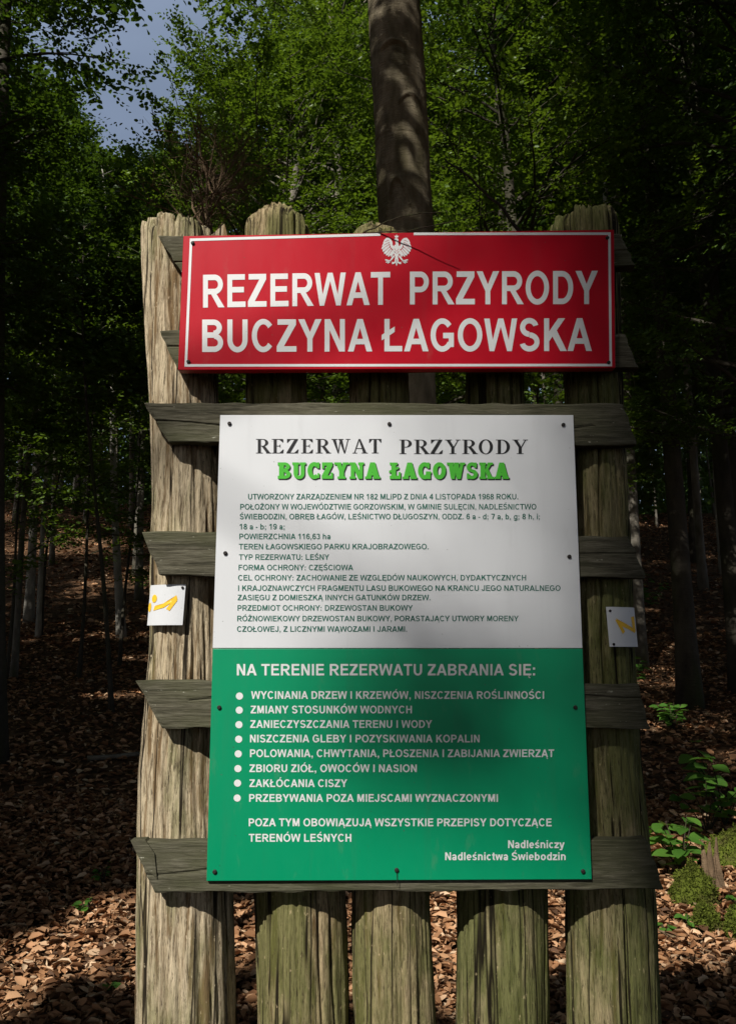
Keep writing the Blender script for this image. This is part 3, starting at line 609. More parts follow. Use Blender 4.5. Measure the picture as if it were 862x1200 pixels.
# ------------------------------------------------------------------ trail markers bent round the outer logs
def marker(name, label, ip, a0, a1, vtop, vbot, sway, polys, screws, proud=.005, flatness=.1):
    zz, cx, rr, yc = post_axis[ip]
    zt, zb = pp(0, vtop, .06)[2], pp(0, vbot, .06)[2]; zm = (zt+zb)/2
    c0, r0, y0 = np.interp(zm, zz, cx), np.interp(zm, zz, rr)+.008+proud, np.interp(zm, zz, yc)
    def at(s_, t_, lift_=0):                  # s along the width 0..1, t from the top 0..1
        a = R(a0+(a1-a0)*s_); am = R((a0+a1)/2); rr_ = r0+lift_
        arc = np.array([c0+rr_*math.sin(a), y0-rr_*math.cos(a), 0])
        # partly flattened: a chord plane through the middle
        tan = np.array([math.cos(am), math.sin(am), 0]); nrm = np.array([math.sin(am), -math.cos(am), 0])
        pl = np.array([c0, y0, 0])+nrm*(rr_+.002)+tan*r0*math.sin(a-am)*1.04
        p = arc*(1-flatness)+pl*flatness; p[2] = zt+(zb-zt)*t_; p[0] += sway*(t_-.5); return p
    org = at(.5, 1.0); o = thing(name, org, label, 'trail marker')
    mb = MB(); nu, nv = 16, 6; V, f = [], []
    for l in (0, -.0012):
        V += [at(i/(nu-1), j/(nv-1), l)-org for j in range(nv) for i in range(nu)]
    N = nu*nv
    f = [(j*nu+i, (j+1)*nu+i, (j+1)*nu+i+1, j*nu+i+1) for j in range(nv-1) for i in range(nu-1)]
    f += [tuple(q+N for q in x[::-1]) for x in f]
    rim = list(range(nu))+[j*nu+nu-1 for j in range(1, nv)]+[(nv-1)*nu+i for i in range(nu-2, -1, -1)]+[j*nu for j in range(nv-2, 0, -1)]
    f += [(rim[k], rim[(k+1) % len(rim)], rim[(k+1) % len(rim)]+N, rim[k]+N) for k in range(len(rim))]
    mb.add(V, f); mb.build('plate', M['white'], o)
    mb = MB()
    for k, q in enumerate(polys):
        n = len(q); cen = np.mean(q, 0); fine = []
        for i in range(n):
            for s_ in np.linspace(0, 1, 4)[:-1]: fine.append(np.array(q[i])*(1-s_)+np.array(q[(i+1) % n])*s_)
        P = [at(cen[0], cen[1], .0009+k*5e-5)-org]+[at(x, y, .0009+k*5e-5)-org for x, y in fine]
        mb.add(P, [(0, 1+i, 1+(i+1) % len(fine)) for i in range(len(fine))])
    mb.build('yellow_symbol', M['yellow'], o)
    for s_, t_ in screws:
        p = at(s_, t_, .0005); a = R(a0+(a1-a0)*s_); mb = MB(); n = 10
        tan = np.array([math.cos(a), math.sin(a), 0]); nr = np.array([math.sin(a), -math.cos(a), 0])
        V = [p-org+nr*h_+.003*q_*(tan*math.cos(2*math.pi*k/n)+np.array([0, 0, 1])*math.sin(2*math.pi*k/n)) for h_, q_ in ((0, 1), (.0018, 1), (.003, .5)) for k in range(n)]
        mb.add(V, [(q_*n+k, q_*n+(k+1) % n, (q_+1)*n+(k+1) % n, (q_+1)*n+k) for q_ in range(2) for k in range(n)]+[tuple(range(2*n, 3*n))]); mb.build('screw', M['screw'], o)
    return o
def ell(cx, cy, rx, ry, n=14): return [(cx+rx*math.cos(2*math.pi*k/n), cy+ry*math.sin(2*math.pi*k/n)) for k in range(n)]
marker('trail_marker', 'white plate with two yellow dots and an arrow, bent round the pale left log', 0, -46, 9, 686, 733, -.004,
       [ell(.20, .34, .085, .10), ell(.06, .55, .055, .12), [(.20,.64),(.24,.52),(.48,.47),(.80,.27),(.83,.36),(.50,.57)], [(.80,.29),(.83,.40),(.66,.65),(.57,.60)]], [(.93, .08)])
marker('trail_marker', 'white plate with a bold yellow zigzag, screwed to the dark right log', 4, 1, 48, 712, 758, .004,
       [[(.22,.32),(.34,.34),(.50,.62),(.42,.68)], [(.24,.28),(.36,.34),(.88,.55),(.90,.66),(.80,.62),(.40,.48)], [(.78,.25),(.92,.22),(.94,.62),(.82,.60)]], [(.10, .10), (.12, .94)])

# ------------------------------------------------------------------ trees
def trunk_path(base, top, lean_amp, seed, n=14):
    g = np.random.default_rng(seed); t = np.linspace(0, 1, n)[:, None]; base, top = np.array(base, float), np.array(top, float)
    p = base+(top-base)*t
    p[:, 0] += lean_amp*np.sin(t[:, 0]*g.uniform(3, 6)+g.uniform(0, 6))*t[:, 0]; p[:, 1] += lean_amp*np.sin(t[:, 0]*g.uniform(3, 6)+g.uniform(0, 6))*t[:, 0]
    return p
def sprays(o, d, n_leaf, length, leaf, g, droop=.15):
    """Flat beech sprays: o (k,3) starts, d (k,3) directions -> leaf quads."""
    k = len(o); d = norm(d); d[:, 2] -= droop; d = norm(d)
    up = norm(np.stack([g.normal(0, .3, k), g.normal(0, .3, k), np.ones(k)], 1)); side = norm(np.cross(d, up)); up = np.cross(side, d)
    out = []
    for i in range(n_leaf):
        t = (i+.6)/n_leaf; sg = 1 if i % 2 else -1
        p = o+d*(length*t)[:, None]+up*g.normal(0, .02, (k, 1))
        ld = d*g.uniform(.3, .8, (k, 1))+side*sg*g.uniform(.6, 1.1, (k, 1))+up*g.normal(0, .25, (k, 1))
        nn = norm(up+g.normal(0, .42, (k, 3)))
        L = leaf*g.uniform(.65, 1.2, k)*(1.1-.3*t)
        out.append(leaf_quads(p, ld, nn, L, L*.62))
    return np.concatenate(out)
def tree_geo(path, r0, limbs_from, crown_r, n_limb, n_sub, n_spray, n_leaf, leaf, seed, shape=None, rise=.35, az=None, spray_len=.55, reach=1.0, twigs=True):
    """Trunk and limbs as one mesh, leaves as loose quads. path: trunk points."""
    g = np.random.default_rng(seed); mb = MB(); n = len(path); tt = np.linspace(0, 1, n)
    rad = r0*(1-.82*tt**1.1); rad[0] *= 1.35; rad[1] *= 1.06
    mb.tube(path, rad, 16, wob=.05, seed=seed)
    Os, Ds, Ls = [], [], []
    for i in range(n_limb):
        s_ = limbs_from+(1-limbs_from)*((i+g.random())/n_limb)**.9
        p0 = np.array([np.interp(s_, tt, path[:, k]) for k in range(3)]); q = (s_-limbs_from)/(1-limbs_from)
        prof = shape(q) if shape else math.sin(math.pi*min(1, .18+.82*q*1.0))**.6 if q < .96 else .25
        ln = max(.5, crown_r*prof*g.uniform(.75, 1.1))
        a = g.uniform(0, 2*math.pi) if az is None else g.normal(*az)
        ri = rise+q*.8+g.normal(0, .12)
        d0 = norm(np.array([math.cos(a), math.sin(a), ri])); pts = [p0]; d = d0.copy()
        for k in range(6):
            d = norm(d+g.normal(0, .10, 3)+np.array([0, 0, -.05])); pts.append(pts[-1]+d*ln/6)
        pts = np.array(pts); r_l = max(.008, np.interp(s_, tt, rad)*.38)
        mb.tube(pts, np.linspace(r_l, .004, 7), 6, cap=False)
        for j in range(n_sub):
            t = .18+.82*(j+g.random())/n_sub
            b = np.array([np.interp(t, np.linspace(0, 1, 7), pts[:, k]) for k in range(3)])
            sd = norm(np.cross(d0, [0, 0, 1]))*(1 if j % 2 else -1)
            bd = norm(d0*g.uniform(.25, .9)+sd*g.uniform(.3, 1.0)+np.array([0, 0, g.normal(.05, .22)]))
            bl = ln*.42*(1.05-.6*t)*g.uniform(.6, 1.3)*reach+.15
            if twigs and j % 2 == 0: mb.tube([b, b+bd*bl*.5+np.array([0, 0, .02]), b+bd*bl], [.008, .005, .002], 4, cap=False)
            for k in range(n_spray):
                f_ = (k+g.random())/n_spray
                Os.append(b+bd*bl*f_+g.normal(0, .05, 3)); Ds.append(bd+norm(np.cross(bd, [0, 0, 1]))*g.normal(0, .8)+g.normal(0, .15, 3)); Ls.append(spray_len*g.uniform(.6, 1.2))
    Q = sprays(np.array(Os), np.array(Ds), n_leaf, np.array(Ls), leaf, g)
    return mb, Q
def plant_tree(name, base, label, cat, geo, bark, leafmat, group=None, keep=None):
    mb, Q = geo; base = np.array(base, float); o = thing(name, base, label, cat, group)
    if keep is not None: Q = Q[keep(Q)]
    mb.build('trunk', bark, o, smooth=True) if False else None
    mb.v = [v-base for v in mb.v]; mb.build('trunk', bark, o, smooth=True)
    if len(Q): quads('crown', Q-base, leafmat, o)
    return o

# what the sun reaches: world-space gaps in the foliage between the sun and these places
def to_sun_plane(P):                          # shadow of a point on the sign plane y = 0
    t = (P[:, 1]-0.0)/S[1]; return P-S*t[:, None]
def to_ground(P):
    t = P[:, 2]/S[2]
    for _ in range(3):
        Q = P-S*t[:, None]; t = t+(Q[:, 2]-ground_z(Q[:, 0], Q[:, 1]))/S[2]
    return P-S*t[:, None]
def sign_shade(x, z):
    """Target shade the added leaves are to cast on the stand at (x, z)."""
    k = np.clip((x+.15)/1.25, 0, .62)*np.clip(1+(z-2.08)*1.7, 1, 1.55)
    d = np.hypot((x-.17)/.24, (z-1.36)/.22); k = np.maximum(k, np.clip(1.5-d, 0, 1)*.88)
    k = np.where(z < 1.16, k*np.clip((z-.98)/.18, .0, 1)**.5*np.clip((x-.10)/.4, 0, 1), k)
    k = np.maximum(k, np.clip((x-.40)/.10, 0, 1)*.93*np.clip((z-1.0)/.1, 0, 1))
    k = np.clip(k, 0, .93)
    return np.where(x < -.25, 0, k)
GAPS = [(-1.75, 2.2, .35, .3), (-1.5, 2.65, .4, .33), (-1.25, 3.15, .4, .33), (-.6, 2.7, .7, .6), (.6, 2.9, 1.1, 1.0), (1.6, 3.1, .9, .7), (2.0, 3.9, .6, .5), (-1.7, 6.0, .35, .25),
        (3.3, 7.8, .4, .18), (5.5, 18, 1.5, .5), (5.5, 23, 2, .6), (-3.2, 9.5, .6, .25), (-4.5, 14, .8, .3), (-8, 25, 4.5, 1.0), (-9, 30, 4, 1.2), (-11, 34, 5, 1.5), (-6.5, 21, 2, .5), (-3.6, 12.5, .9, .25)]
def sunlit_keep(Q):
    P = Q.mean(1)
    A = to_sun_plane(P); keep = ~((A[:, 0] > -.74) & (A[:, 0] < .64) & (A[:, 2] > -.35) & (A[:, 2] < 2.75) & (P[:, 1] < -.5))
    B = to_ground(P)
    for x, y, a, b in GAPS: keep &= ~((np.hypot((B[:, 0]-x)/a, (B[:, 1]-y)/b) < 1) & (B[:, 1] > .3))
    H_ = P-S*((P[:, 1]-HERO[1])/S[1])[:, None]            # the crown of the lit young beech
    keep &= ~((np.hypot((H_[:, 0]-HERO[0]-.3)/2.6, (H_[:, 2]-HERO[2]-.3)/3.0) < 1) & (P[:, 1] < HERO[1]-2.2))
    for cx, cy, cz, a, b in FLECKS:                       # the dead shrub and a spray right of the thick trunk
        F_ = P-S*((P[:, 1]-cy)/S[1])[:, None]; keep &= ~((np.hypot((F_[:, 0]-cx)/a, (F_[:, 2]-cz)/b) < 1) & (P[:, 1] < cy-.6))
    return keep
FLECKS = [(*pp(240, 235, 2.6), .26, .26), (*pp(560, 165, 7.6), .55, 1.1), (*pp(545, 245, 7.6), .5, .35), (*pp(60, 130, 5.4), .55, .4), (*pp(110, 225, 6.2), .35, .45), (*pp(20, 60, 5.2), .4, .35), (*pp(60, 390, 10), .8, .35), (*pp(150, 400, 11), .5, .4), (*pp(852, 930, 4.6), .3, .22), (*pp(800, 400, 7.5), .5, .25), (*pp(30, 300, 9.0), .5, .3), (*pp(110, 345, 9.0), .7, .35)]
HERO = pp(312, 150, 10.0)

# --- the big beech right behind the boards
b0 = pp(488, 600, 4.2); b0[2] = float(ground_z(b0[0], 4.2))-.1
tp = [pp(480,1060,4.2)*[1,1,0]+[0,0,b0[2]], pp(478,640,4.2), pp(476,440,4.2), pp(475,265,4.2), pp(470,150,4.2), pp(461,0,4.2)]
tp[0][0] = tp[1][0]+.03
far_ = pp(452,-260,4.2); tp += [far_, far_+[-.15,.1,3.0], far_+[-.1,.3,6.0], far_+[0,.3,9.0]]
tp = np.array(tp); tf = np.linspace(0, 1, len(tp)); tn = np.linspace(0, 1, 240)
path = np.stack([np.interp(tn, tf, tp[:, k]) for k in range(3)], 1)
mb, Q = tree_geo(path, .1, .76, 4.2, 26, 9, 5, 12, .10, 101)
mb.v = mb.v[1:]; mb2 = MB()
n_ = 140; rad = np.interp(path[:, 2], [0, .4, 1.2, 3, 6, 9, 13, 18], [.34, .262, .235, .22, .208, .19, .14, .05]); th = np.linspace(0, 2*np.pi, n_, endpoint=False)
tq = np.linspace(0, 1, 900)**1.0; path = np.stack([np.interp(tq, tn, path[:, k]) for k in range(3)], 1); rad = np.interp(tq, tn, rad)
TH, ZZ = np.meshgrid(th/(2*np.pi), path[:, 2])
rr = rad[:, None]*(1+.07*(vnoise(TH*5, ZZ*.8, 7, 5)-.5)+.035*(vnoise(TH*14, ZZ*3, 8, 14)-.5))
for th0, z0, wd, dr in ((.70, 5.0, .055, .10), (.80, 5.7, .05, .03), (.72, 6.15, .06, .02), (.84, 4.45, .04, .05), (.66, 6.7, .05, .06), (.78, 3.9, .04, .08)):
    du = (TH-th0)/wd; brow = z0-dr*du*du*1.6      # old branch scars: a drooping brow
    rr += .014*np.exp(-((ZZ-brow)/.016)**2)*(np.abs(du) < 1.3)-.008*np.exp(-((ZZ-brow+.035)/.02)**2)*(np.abs(du) < 1)
rr += .004*(vnoise(TH*30, ZZ*26, 9, 30)-.5)+.004*np.exp(-((ZZ % .47-.2-.02*vnoise(TH*6, ZZ, 17, 6))/.006)**2)*(vnoise(TH*7, ZZ*3, 18, 7) > .55)*-1+.006*(vnoise(TH*3, ZZ*14, 10, 3)-.5)
P = np.stack([path[:, :1]+rr*np.cos(TH*2*np.pi), path[:, 1:2]+rr*np.sin(TH*2*np.pi), ZZ], -1)
fcs = [(i*n_+j, i*n_+(j+1) % n_, (i+1)*n_+(j+1) % n_, (i+1)*n_+j) for i in range(899) for j in range(n_)]
bigfaces = fcs
o = thing('beech_tree', b0, 'thick grey beech trunk rising right behind the red sign', 'tree')
mb2.add(P-b0, bigfaces); mb2.build('trunk', M['bark_big'], o, smooth=True)
lb = MB(); base_n = 240*16
# limbs of the generic builder, without its thin trunk
allv = np.concatenate([np.zeros((base_n, 3))]+mb.v) if len(mb.v) else np.zeros((0, 3))
mb.v = [allv]; used = [f for f in mb.f if min(f) >= base_n]
lb.add(allv-b0, used); lb.build('limbs', M['bark'], o, smooth=True)
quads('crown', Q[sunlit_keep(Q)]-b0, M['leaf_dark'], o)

# --- the sunlit young beech, centre left
hb = np.array([HERO[0]+.25, 10.0, float(ground_z(HERO[0], 10.0))-.1])
path = trunk_path(hb, [HERO[0]+.35, 10.2, HERO[2]+1.1], .22, 33, 20)
def hero_shape(q): return (.62+.5*math.sin(math.pi*min(1, q*1.05)))*(1 if q < .8 else max(.22, (1-q)/.2))
geo = tree_geo(path, .13, .14, 2.75, 84, 13, 5, 18, .064, 34, hero_shape, rise=.3, spray_len=.42)
plant_tree('beech_tree', hb, 'young beech with a full sunlit green crown below the patch of sky', 'tree', geo, M['bark'], M['leaf_hero'])
# a second lit crown behind and to the right of it
h2 = pp(390, 90, 13.0); hb2 = np.array([h2[0], 13.0, float(ground_z(h2[0], 13))-.1])
geo = tree_geo(trunk_path(hb2, [h2[0]+.2, 13, h2[2]+4.5], .3, 43, 20), .15, .2, 3.0, 60, 12, 5, 15, .068, 44, hero_shape, spray_len=.45)
plant_tree('beech_tree', hb2, 'taller beech standing close behind the sunlit young beech, its crown beside the thick trunk', 'tree', geo, M['bark'], M['leaf_hero'])
# --- the dark tree on the left, branches towards the sky patch
lb_ = np.array([-4.0, 5.6, float(ground_z(-4.0, 5.6))-.1])
geo = tree_geo(trunk_path(lb_, [-4.15, 5.8, 13], .2, 53, 20), .15, .28, 1.5, 64, 12, 5, 16, .054, 54, hero_shape, rise=.2, spray_len=.42)
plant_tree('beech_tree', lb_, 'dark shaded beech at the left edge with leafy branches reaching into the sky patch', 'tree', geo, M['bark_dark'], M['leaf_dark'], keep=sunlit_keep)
# --- trees of the right half
for k, (x, y, h, cr, n_l, lab, lm) in enumerate((
  (1.7, 8.4, 11.5, 2.4, 62, 'leafy beech with a few lit leaves just right of the thick trunk', 'leaf_hero'),
  (4.3, 6.9, 13, 2.9, 60, 'dark beech filling the upper right corner', 'leaf_dark'),
  (5.0, 9.8, 15, 3.3, 56, 'dark beech at the right edge behind the others', 'leaf_dark'))):
    bb = np.array([x, y, float(ground_z(x, y))-.1])
    geo = tree_geo(trunk_path(bb, [x+.1, y+.2, h], .25, 63+k, 20), .13, .25, cr, n_l, 11, 5, 16, .06, 64+k, hero_shape, rise=.25, spray_len=.45)
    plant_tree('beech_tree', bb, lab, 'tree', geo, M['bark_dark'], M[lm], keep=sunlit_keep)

# --- unseen beeches added behind and beside the view for shade, gaps cut for sun
def shade_tree(x, y, z0, h, cr, seed, od=2.6, extra=None):
    g = np.random.default_rng(seed); bb = np.array([x, y, -.1]); L = .26
    geo = tree_geo(trunk_path(bb, [x, y, h], .4, seed, 16), .24, .45, cr*.8, 22, 2, 1, 2, .2, seed+1, None, twigs=False)
    n = int(od*math.pi*cr*cr/(L*L*.62*.7*.55)/6)
    d = norm(g.normal(0, 1, (n, 3)))*(g.random((n, 1))**.36); c = np.array([x, y, (z0+h)/2])+d*np.array([cr, cr, (h-z0)/2])
    Q = sprays(c, g.normal(0, 1, (n, 3))*[1, 1, .3], 6, np.full(n, .7), L, g)
    Q = Q[sunlit_keep(Q)]
    if extra is not None: Q = np.concatenate([Q, extra])
    plant_tree('beech_tree', bb, 'unseen tall beech added out of frame to cast shade', 'tree', (geo[0], Q), M['bark'], M['leaf_dark'], group='unseen beeches added for shade')
# loose unseen leaves added so a set soft shadow falls on the boards
g = np.random.default_rng(15); n = 46000
px_, pz_ = g.uniform(-.74, .64, n), g.uniform(-.35, 2.75, n)
od_ = -np.log(1-sign_shade(px_, pz_)); ok = g.random(n) < od_/2.8; px_, pz_ = px_[ok], pz_[ok]; n = len(px_)
tdist = g.uniform(20, 27, n)
P = np.stack([px_, np.zeros(n), pz_], 1)+S*tdist[:, None]
g2 = np.random.default_rng(16); n2 = 260
T = np.stack([.22+g2.uniform(-.32, .32, n2), np.full(n2, 4.0), g2.uniform(2.6, 8.2, n2)], 1)+S*g2.uniform(19, 25, (n2, 1))
T2 = np.stack([4.0+g2.uniform(-.4, .4, 2600), np.full(2600, 8.7), g2.uniform(.8, 5.5, 2600)], 1)+S*g2.uniform(13, 17, (2600, 1)); T3 = np.stack([g2.uniform(2.5, 5.6, 9000), g2.uniform(6.6, 10.5, 9000), np.full(9000, .7)], 1)
T3 = T3[np.hypot((T3[:, 0]-3.3)/.45, (T3[:, 1]-7.8)/.2) > 1]; T3 = T3+S*g2.uniform(14, 18, (len(T3), 1)); K_ = to_sun_plane(T3)+S*((4.0-0)/S[1]); T3 = T3[~((np.abs(K_[:, 0]-.2) < .42) & (K_[:, 2] > 2.4) & (K_[:, 2] < 8.5) & (g2.random(len(T3)) < .8))]; T = np.concatenate([T, T2, T3]); n2 = len(T)
SHADE_LEAVES = leaf_quads(T, g2.normal(0, 1, (n2, 3)), norm(g2.normal(0, 1, (n2, 3))+[0, 0, .8]), np.full(n2, .12), np.full(n2, .075))  # detached leaves added out of view to shade both trunks and the right-hand ground
area = 1.38*3.1; lf = math.sqrt(2.8*area/46000/(.62*.7*.5))
EXTRA = leaf_quads(P, g.normal(0, 1, (n, 3)), norm(g.normal(0, 1, (n, 3))+[0, 0, .8]), np.full(n, lf), np.full(n, lf*.62))
EXTRA = np.concatenate([EXTRA, SHADE_LEAVES])
cst = np.array([.1, 0, 1.4])+S*23.5
shade_tree(cst[0]+1.15, cst[1]-1, 12, 23, 5, 120, 2.6, EXTRA)
k = 0
for y in range(-19, 3, 6):
    for x in range(-17, 9, 6):
        k += 1; jx, jy = rng.uniform(-1.2, 1.2, 2)
        if abs(x+jx-cst[0]) < 3 and abs(y+jy-cst[1]) < 3: continue
        if abs(x+jx) < 2.0 and -3.5 < y+jy < 3: continue
        hh = rng.uniform(14, 19) if y < -3 else rng.uniform(12, 15)
        shade_tree(x+jx, y+jy, hh*.42, hh, 4.3, 130+k, 4.6)
for x, y, z0, hh, cr in ((4.0, 3.2, 8.5, 14, 3.6), (7.5, 2, 4, 14, 3.8), (10, 7, 4, 16, 4.2), (13, 13, 4, 18, 5), (10, -2, 5, 15, 4.5), (-7.5, 3.5, 5, 12, 2.6), (-11, 7, 4, 14, 4), (-15, 13, 4, 17, 5), (-5.6, 1.6, 6.5, 11, 2.2), (-6.5, 8.2, 6, 11, 1.6)):
    k += 1; shade_tree(x, y, z0, hh, cr, 130+k, 3.2)  # added out of frame to block sky light from the sides
# --- the stand on the bank: four kinds of slim beech, copied
def slim(seed, h, r, frm, cr, bark, n_l=34):
    geo = tree_geo(trunk_path([0, 0, -.3], [rng.normal(0, .35), rng.normal(0, .3), h], .3, seed, 18), r, frm, cr, n_l, 9, 4, 9, .165, seed+1, None, rise=.3, spray_len=.8, twigs=False)
    return plant_tree('beech_tree', (0, 0, 0), 'slim beech trunk in the dark stand on the bank', 'tree', geo, M[bark], M['leaf_dark'], group='slim beeches in the stand on the bank')
kinds = [slim(201, 17, .11, .42, 2.6, 'bark'), slim(211, 19, .15, .45, 3.0, 'bark_dark'), slim(221, 15, .08, .35, 2.2, 'bark_pale'), slim(231, 12, .06, .22, 1.9, 'bark')]
g = np.random.default_rng(77); spots = []
for _ in range(4000):
    y = g.uniform(11, 62); x = g.uniform(-.62, .62)*(y+6)*1.05
    if y < 16 and -4.5 < x < 1.5: continue
    if all((x-a)**2+(y-b)**2 > (1.7+.02*y)**2 for a, b in spots): spots.append((x, y))
    if len(spots) >= 190: break
first = [True]*4
for i, (x, y) in enumerate(spots):
    cz = np.array([[x, y, float(ground_z(x, y))+11.0]]); sx_, sy_, _ = to_ground(cz)[0]
    if min(np.hypot((sx_+8)/6, (sy_-27)/3.2), np.hypot((sx_-6)/3, (sy_-18)/2.5)) < 1: continue
    k = int(g.choice(4, p=[.38, .27, .15, .2])); o = kinds[k] if first[k] else copy_tree(kinds[k]); first[k] = False
    s_ = g.uniform(.85, 1.2); uu = 431+x/(y+1.87)*950; top = float(ground_z(x, y))+(17, 19, 15, 12)[k]*s_
    if 40 < uu < 345: s_ *= min(1, max(.45, (1.5+.60*(y+1.87)-float(ground_z(x, y)))/(top-float(ground_z(x, y)))))
    o.location = (x, y, float(ground_z(x, y))); o.rotation_euler = (g.normal(0, .02), g.normal(0, .02), g.uniform(0, 6.28)); o.scale = (s_, s_, s_)
# single trunks one can pick out
def single(u, v0, v1, y, wpx, u1, label, bark, h=15, cr=2.2, frm=.5, seed=0, leaf=True):
    a = pp(u, v1, y); a[2] = float(ground_z(a[0], y))-.1; b = pp(u1, v0, y)
    d = (b-a)/(b[2]-a[2]); top = a+d*(h); top[1] = y
    r_ = wpx/2*(y-CAM[1])/FPX
    geo = tree_geo(trunk_path(a, top, .12, seed, 16), r_, frm, cr, 26 if leaf else 6, 8, 4, 9, .1, seed+1, None, spray_len=.6, twigs=False)
    plant_tree('beech_tree', a, label, 'tree', geo, M[bark], M['leaf_dark'], keep=sunlit_keep)
single(40, 430, 640, 15, 11, 45, 'pale slim trunk at the left with a bare lit lower stem', 'bark_pale', seed=301, h=10.5, cr=1.1)
single(139, 430, 685, 8.5, 6, 108, 'thin dark sapling leaning left on the bank beside the pale log', 'bark_dark', h=6.4, cr=.75, frm=.6, seed=303)
single(4, 500, 740, 6.2, 26, -2, 'dark trunk cut by the left edge of the picture', 'bark_dark', seed=305, cr=.9, frm=.6)
single(150, 420, 600, 14, 10, 128, 'crooked pale trunk beside the left log', 'bark_pale', seed=307, h=9.5, cr=1.1)
single(168, 420, 590, 17, 9, 166, 'slender dark trunk nearest the left log', 'bark', seed=309, h=10, cr=1.2)
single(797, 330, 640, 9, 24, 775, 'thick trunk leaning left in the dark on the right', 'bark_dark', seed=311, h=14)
single(740, 480, 580, 12, 15, 736, 'short stretch of grey trunk beside the right end of the planks', 'bark', seed=313)

# --- far wood closing the view beyond the crest
g = np.random.default_rng(99); n = 60000
x = g.uniform(-75, 75, n); y = g.uniform(62, 88, n); z = ground_z(x, y)+g.random(n)**1.3*24-.3
Q = leaf_quads(np.stack([x, y, z], 1), g.normal(0, 1, (n, 3)), norm(g.normal(0, 1, (n, 3))), g.uniform(.5, 1.1, n), g.uniform(.35, .7, n))
n = 22000; x = g.uniform(-48, 48, n); y = g.uniform(40, 60, n); z = ground_z(x, y)+g.random(n)**1.2*(2.2+3.5*vnoise(x/5+50, y/5+50, 12))
Q = np.concatenate([Q, leaf_quads(np.stack([x, y, z], 1), g.normal(0, 1, (n, 3)), norm(g.normal(0, 1, (n, 3))), g.uniform(.2, .5, n), g.uniform(.15, .3, n))])
tag(quads('distant_wood', Q, M['leaf_dark']), 'far dark leafy wood beyond the crest of the bank', 'wood', kind='stuff')

# ------------------------------------------------------------------ plants, moss, dead wood near the boards
def broad_leaf(mb, p, d, L, W, g, up=(0, 0, 1)):
    d = norm(d); sd = norm(np.cross(d, up)); u = np.cross(sd, d); V, f = [], []
    for i, (t, wd) in enumerate(((0, .04), (.2, .62), (.42, 1), (.66, .86), (.86, .45), (1, .03))):
        c = p+d*L*t-u*L*.16*t*t
        V += [c-sd*W/2*wd+u*W*.10*wd, c, c+sd*W/2*wd+u*W*.10*wd]
    for i in range(5): f += [(3*i, 3*i+1, 3*i+4, 3*i+3), (3*i+1, 3*i+2, 3*i+5, 3*i+4)]
    mb.add(V, f)
def leafy_plant(name, u, v, y, h, n_stem, n_leaf, L, seed, label, cat='plant', spread=.5, group=None):
    g = np.random.default_rng(seed); b = pp(u, v, y); b[2] = float(ground_z(b[0], y)); st, lf = MB(), MB()
    for s_ in range(n_stem):
        a = g.uniform(0, 6.28); q = g.uniform(.4, 1)*spread*h
        tip = np.array([math.cos(a)*q, math.sin(a)*q, h*g.uniform(.6, 1.05)]); mid = tip*.5+np.array([0, 0, h*.12])
        st.tube([np.zeros(3), mid, tip], [.006, .004, .002], 5)
        for k in range(n_leaf):
            t = .35+.65*(k+.5)/n_leaf; p = mid*2*t*(1-t)*1.0+tip*t*t if t < 1 else tip
            aa = a+g.normal(0, 1.1)+(1.4 if k % 2 else -1.4)*(1-t); d = np.array([math.cos(aa), math.sin(aa), g.normal(.05, .2)])
            broad_leaf(lf, p, d, L*g.uniform(.65, 1.15), L*g.uniform(.5, .68), g, norm(np.array([g.normal(0, .25), -.35+g.normal(0, .2), 1])))
    o = thing(name, b, label, cat, group); st.build('stem', M['twig'], o); lf.build('leaves', M['leaf_low'], o, smooth=True); return o
leafy_plant('woodland_plant', 800, 1045, 3.6, .36, 8, 6, .135, 401, 'bright green broad-leaved plant beside the mossy stump, right of the boards', spread=.6)
leafy_plant('woodland_plant', 850, 985, 4.6, .62, 10, 6, .15, 402, 'darker broad-leaved bush at the right edge above the moss', spread=.8)
leafy_plant('woodland_plant', 829, 990, 4.4, .40, 7, 4, .13, 413, 'shaded plant with drooping leaves between the bush and the bright plant', spread=.8)
leafy_plant('seedling', 803, 1062, 3.0, .08, 4, 3, .05, 403, 'small bright seedling in front of the mossy lump', 'seedling')
leafy_plant('seedling', 778, 1062, 2.9, .07, 4, 3, .05, 404, 'tiny seedling next to the right log', 'seedling')
leafy_plant('seedling', 859, 1050, 3.2, .09, 4, 3, .055, 405, 'small seedling at the right edge under the moss bank', 'seedling')
leafy_plant('seedling', 98, 1120, 3.1, .09, 4, 3, .055, 406, 'small green seedling on the lit leaves left of the palisade', 'seedling')
leafy_plant('seedling', 118, 1100, 3.5, .13, 4, 3, .05, 407, 'pale taller seedling behind the other one left of the palisade', 'seedling')
leafy_plant('seedling', 128, 1195, 2.3, .05, 3, 3, .05, 408, 'low seedling in the dark lower left corner', 'seedling')
leafy_plant('woodland_plant', 745, 600, 17, 1.0, 9, 8, .2, 409, 'green shrub glimpsed beside the right end of the planks on the bank', spread=.8)
leafy_plant('woodland_plant', 788, 860, 7.6, .3, 12, 6, .11, 410, 'grassy plant in the sun fleck right of the palisade', spread=.5)
leafy_plant('woodland_plant', 735, 745, 9.5, .5, 7, 6, .14, 411, 'dark plant beside the zigzag marker', spread=.7)
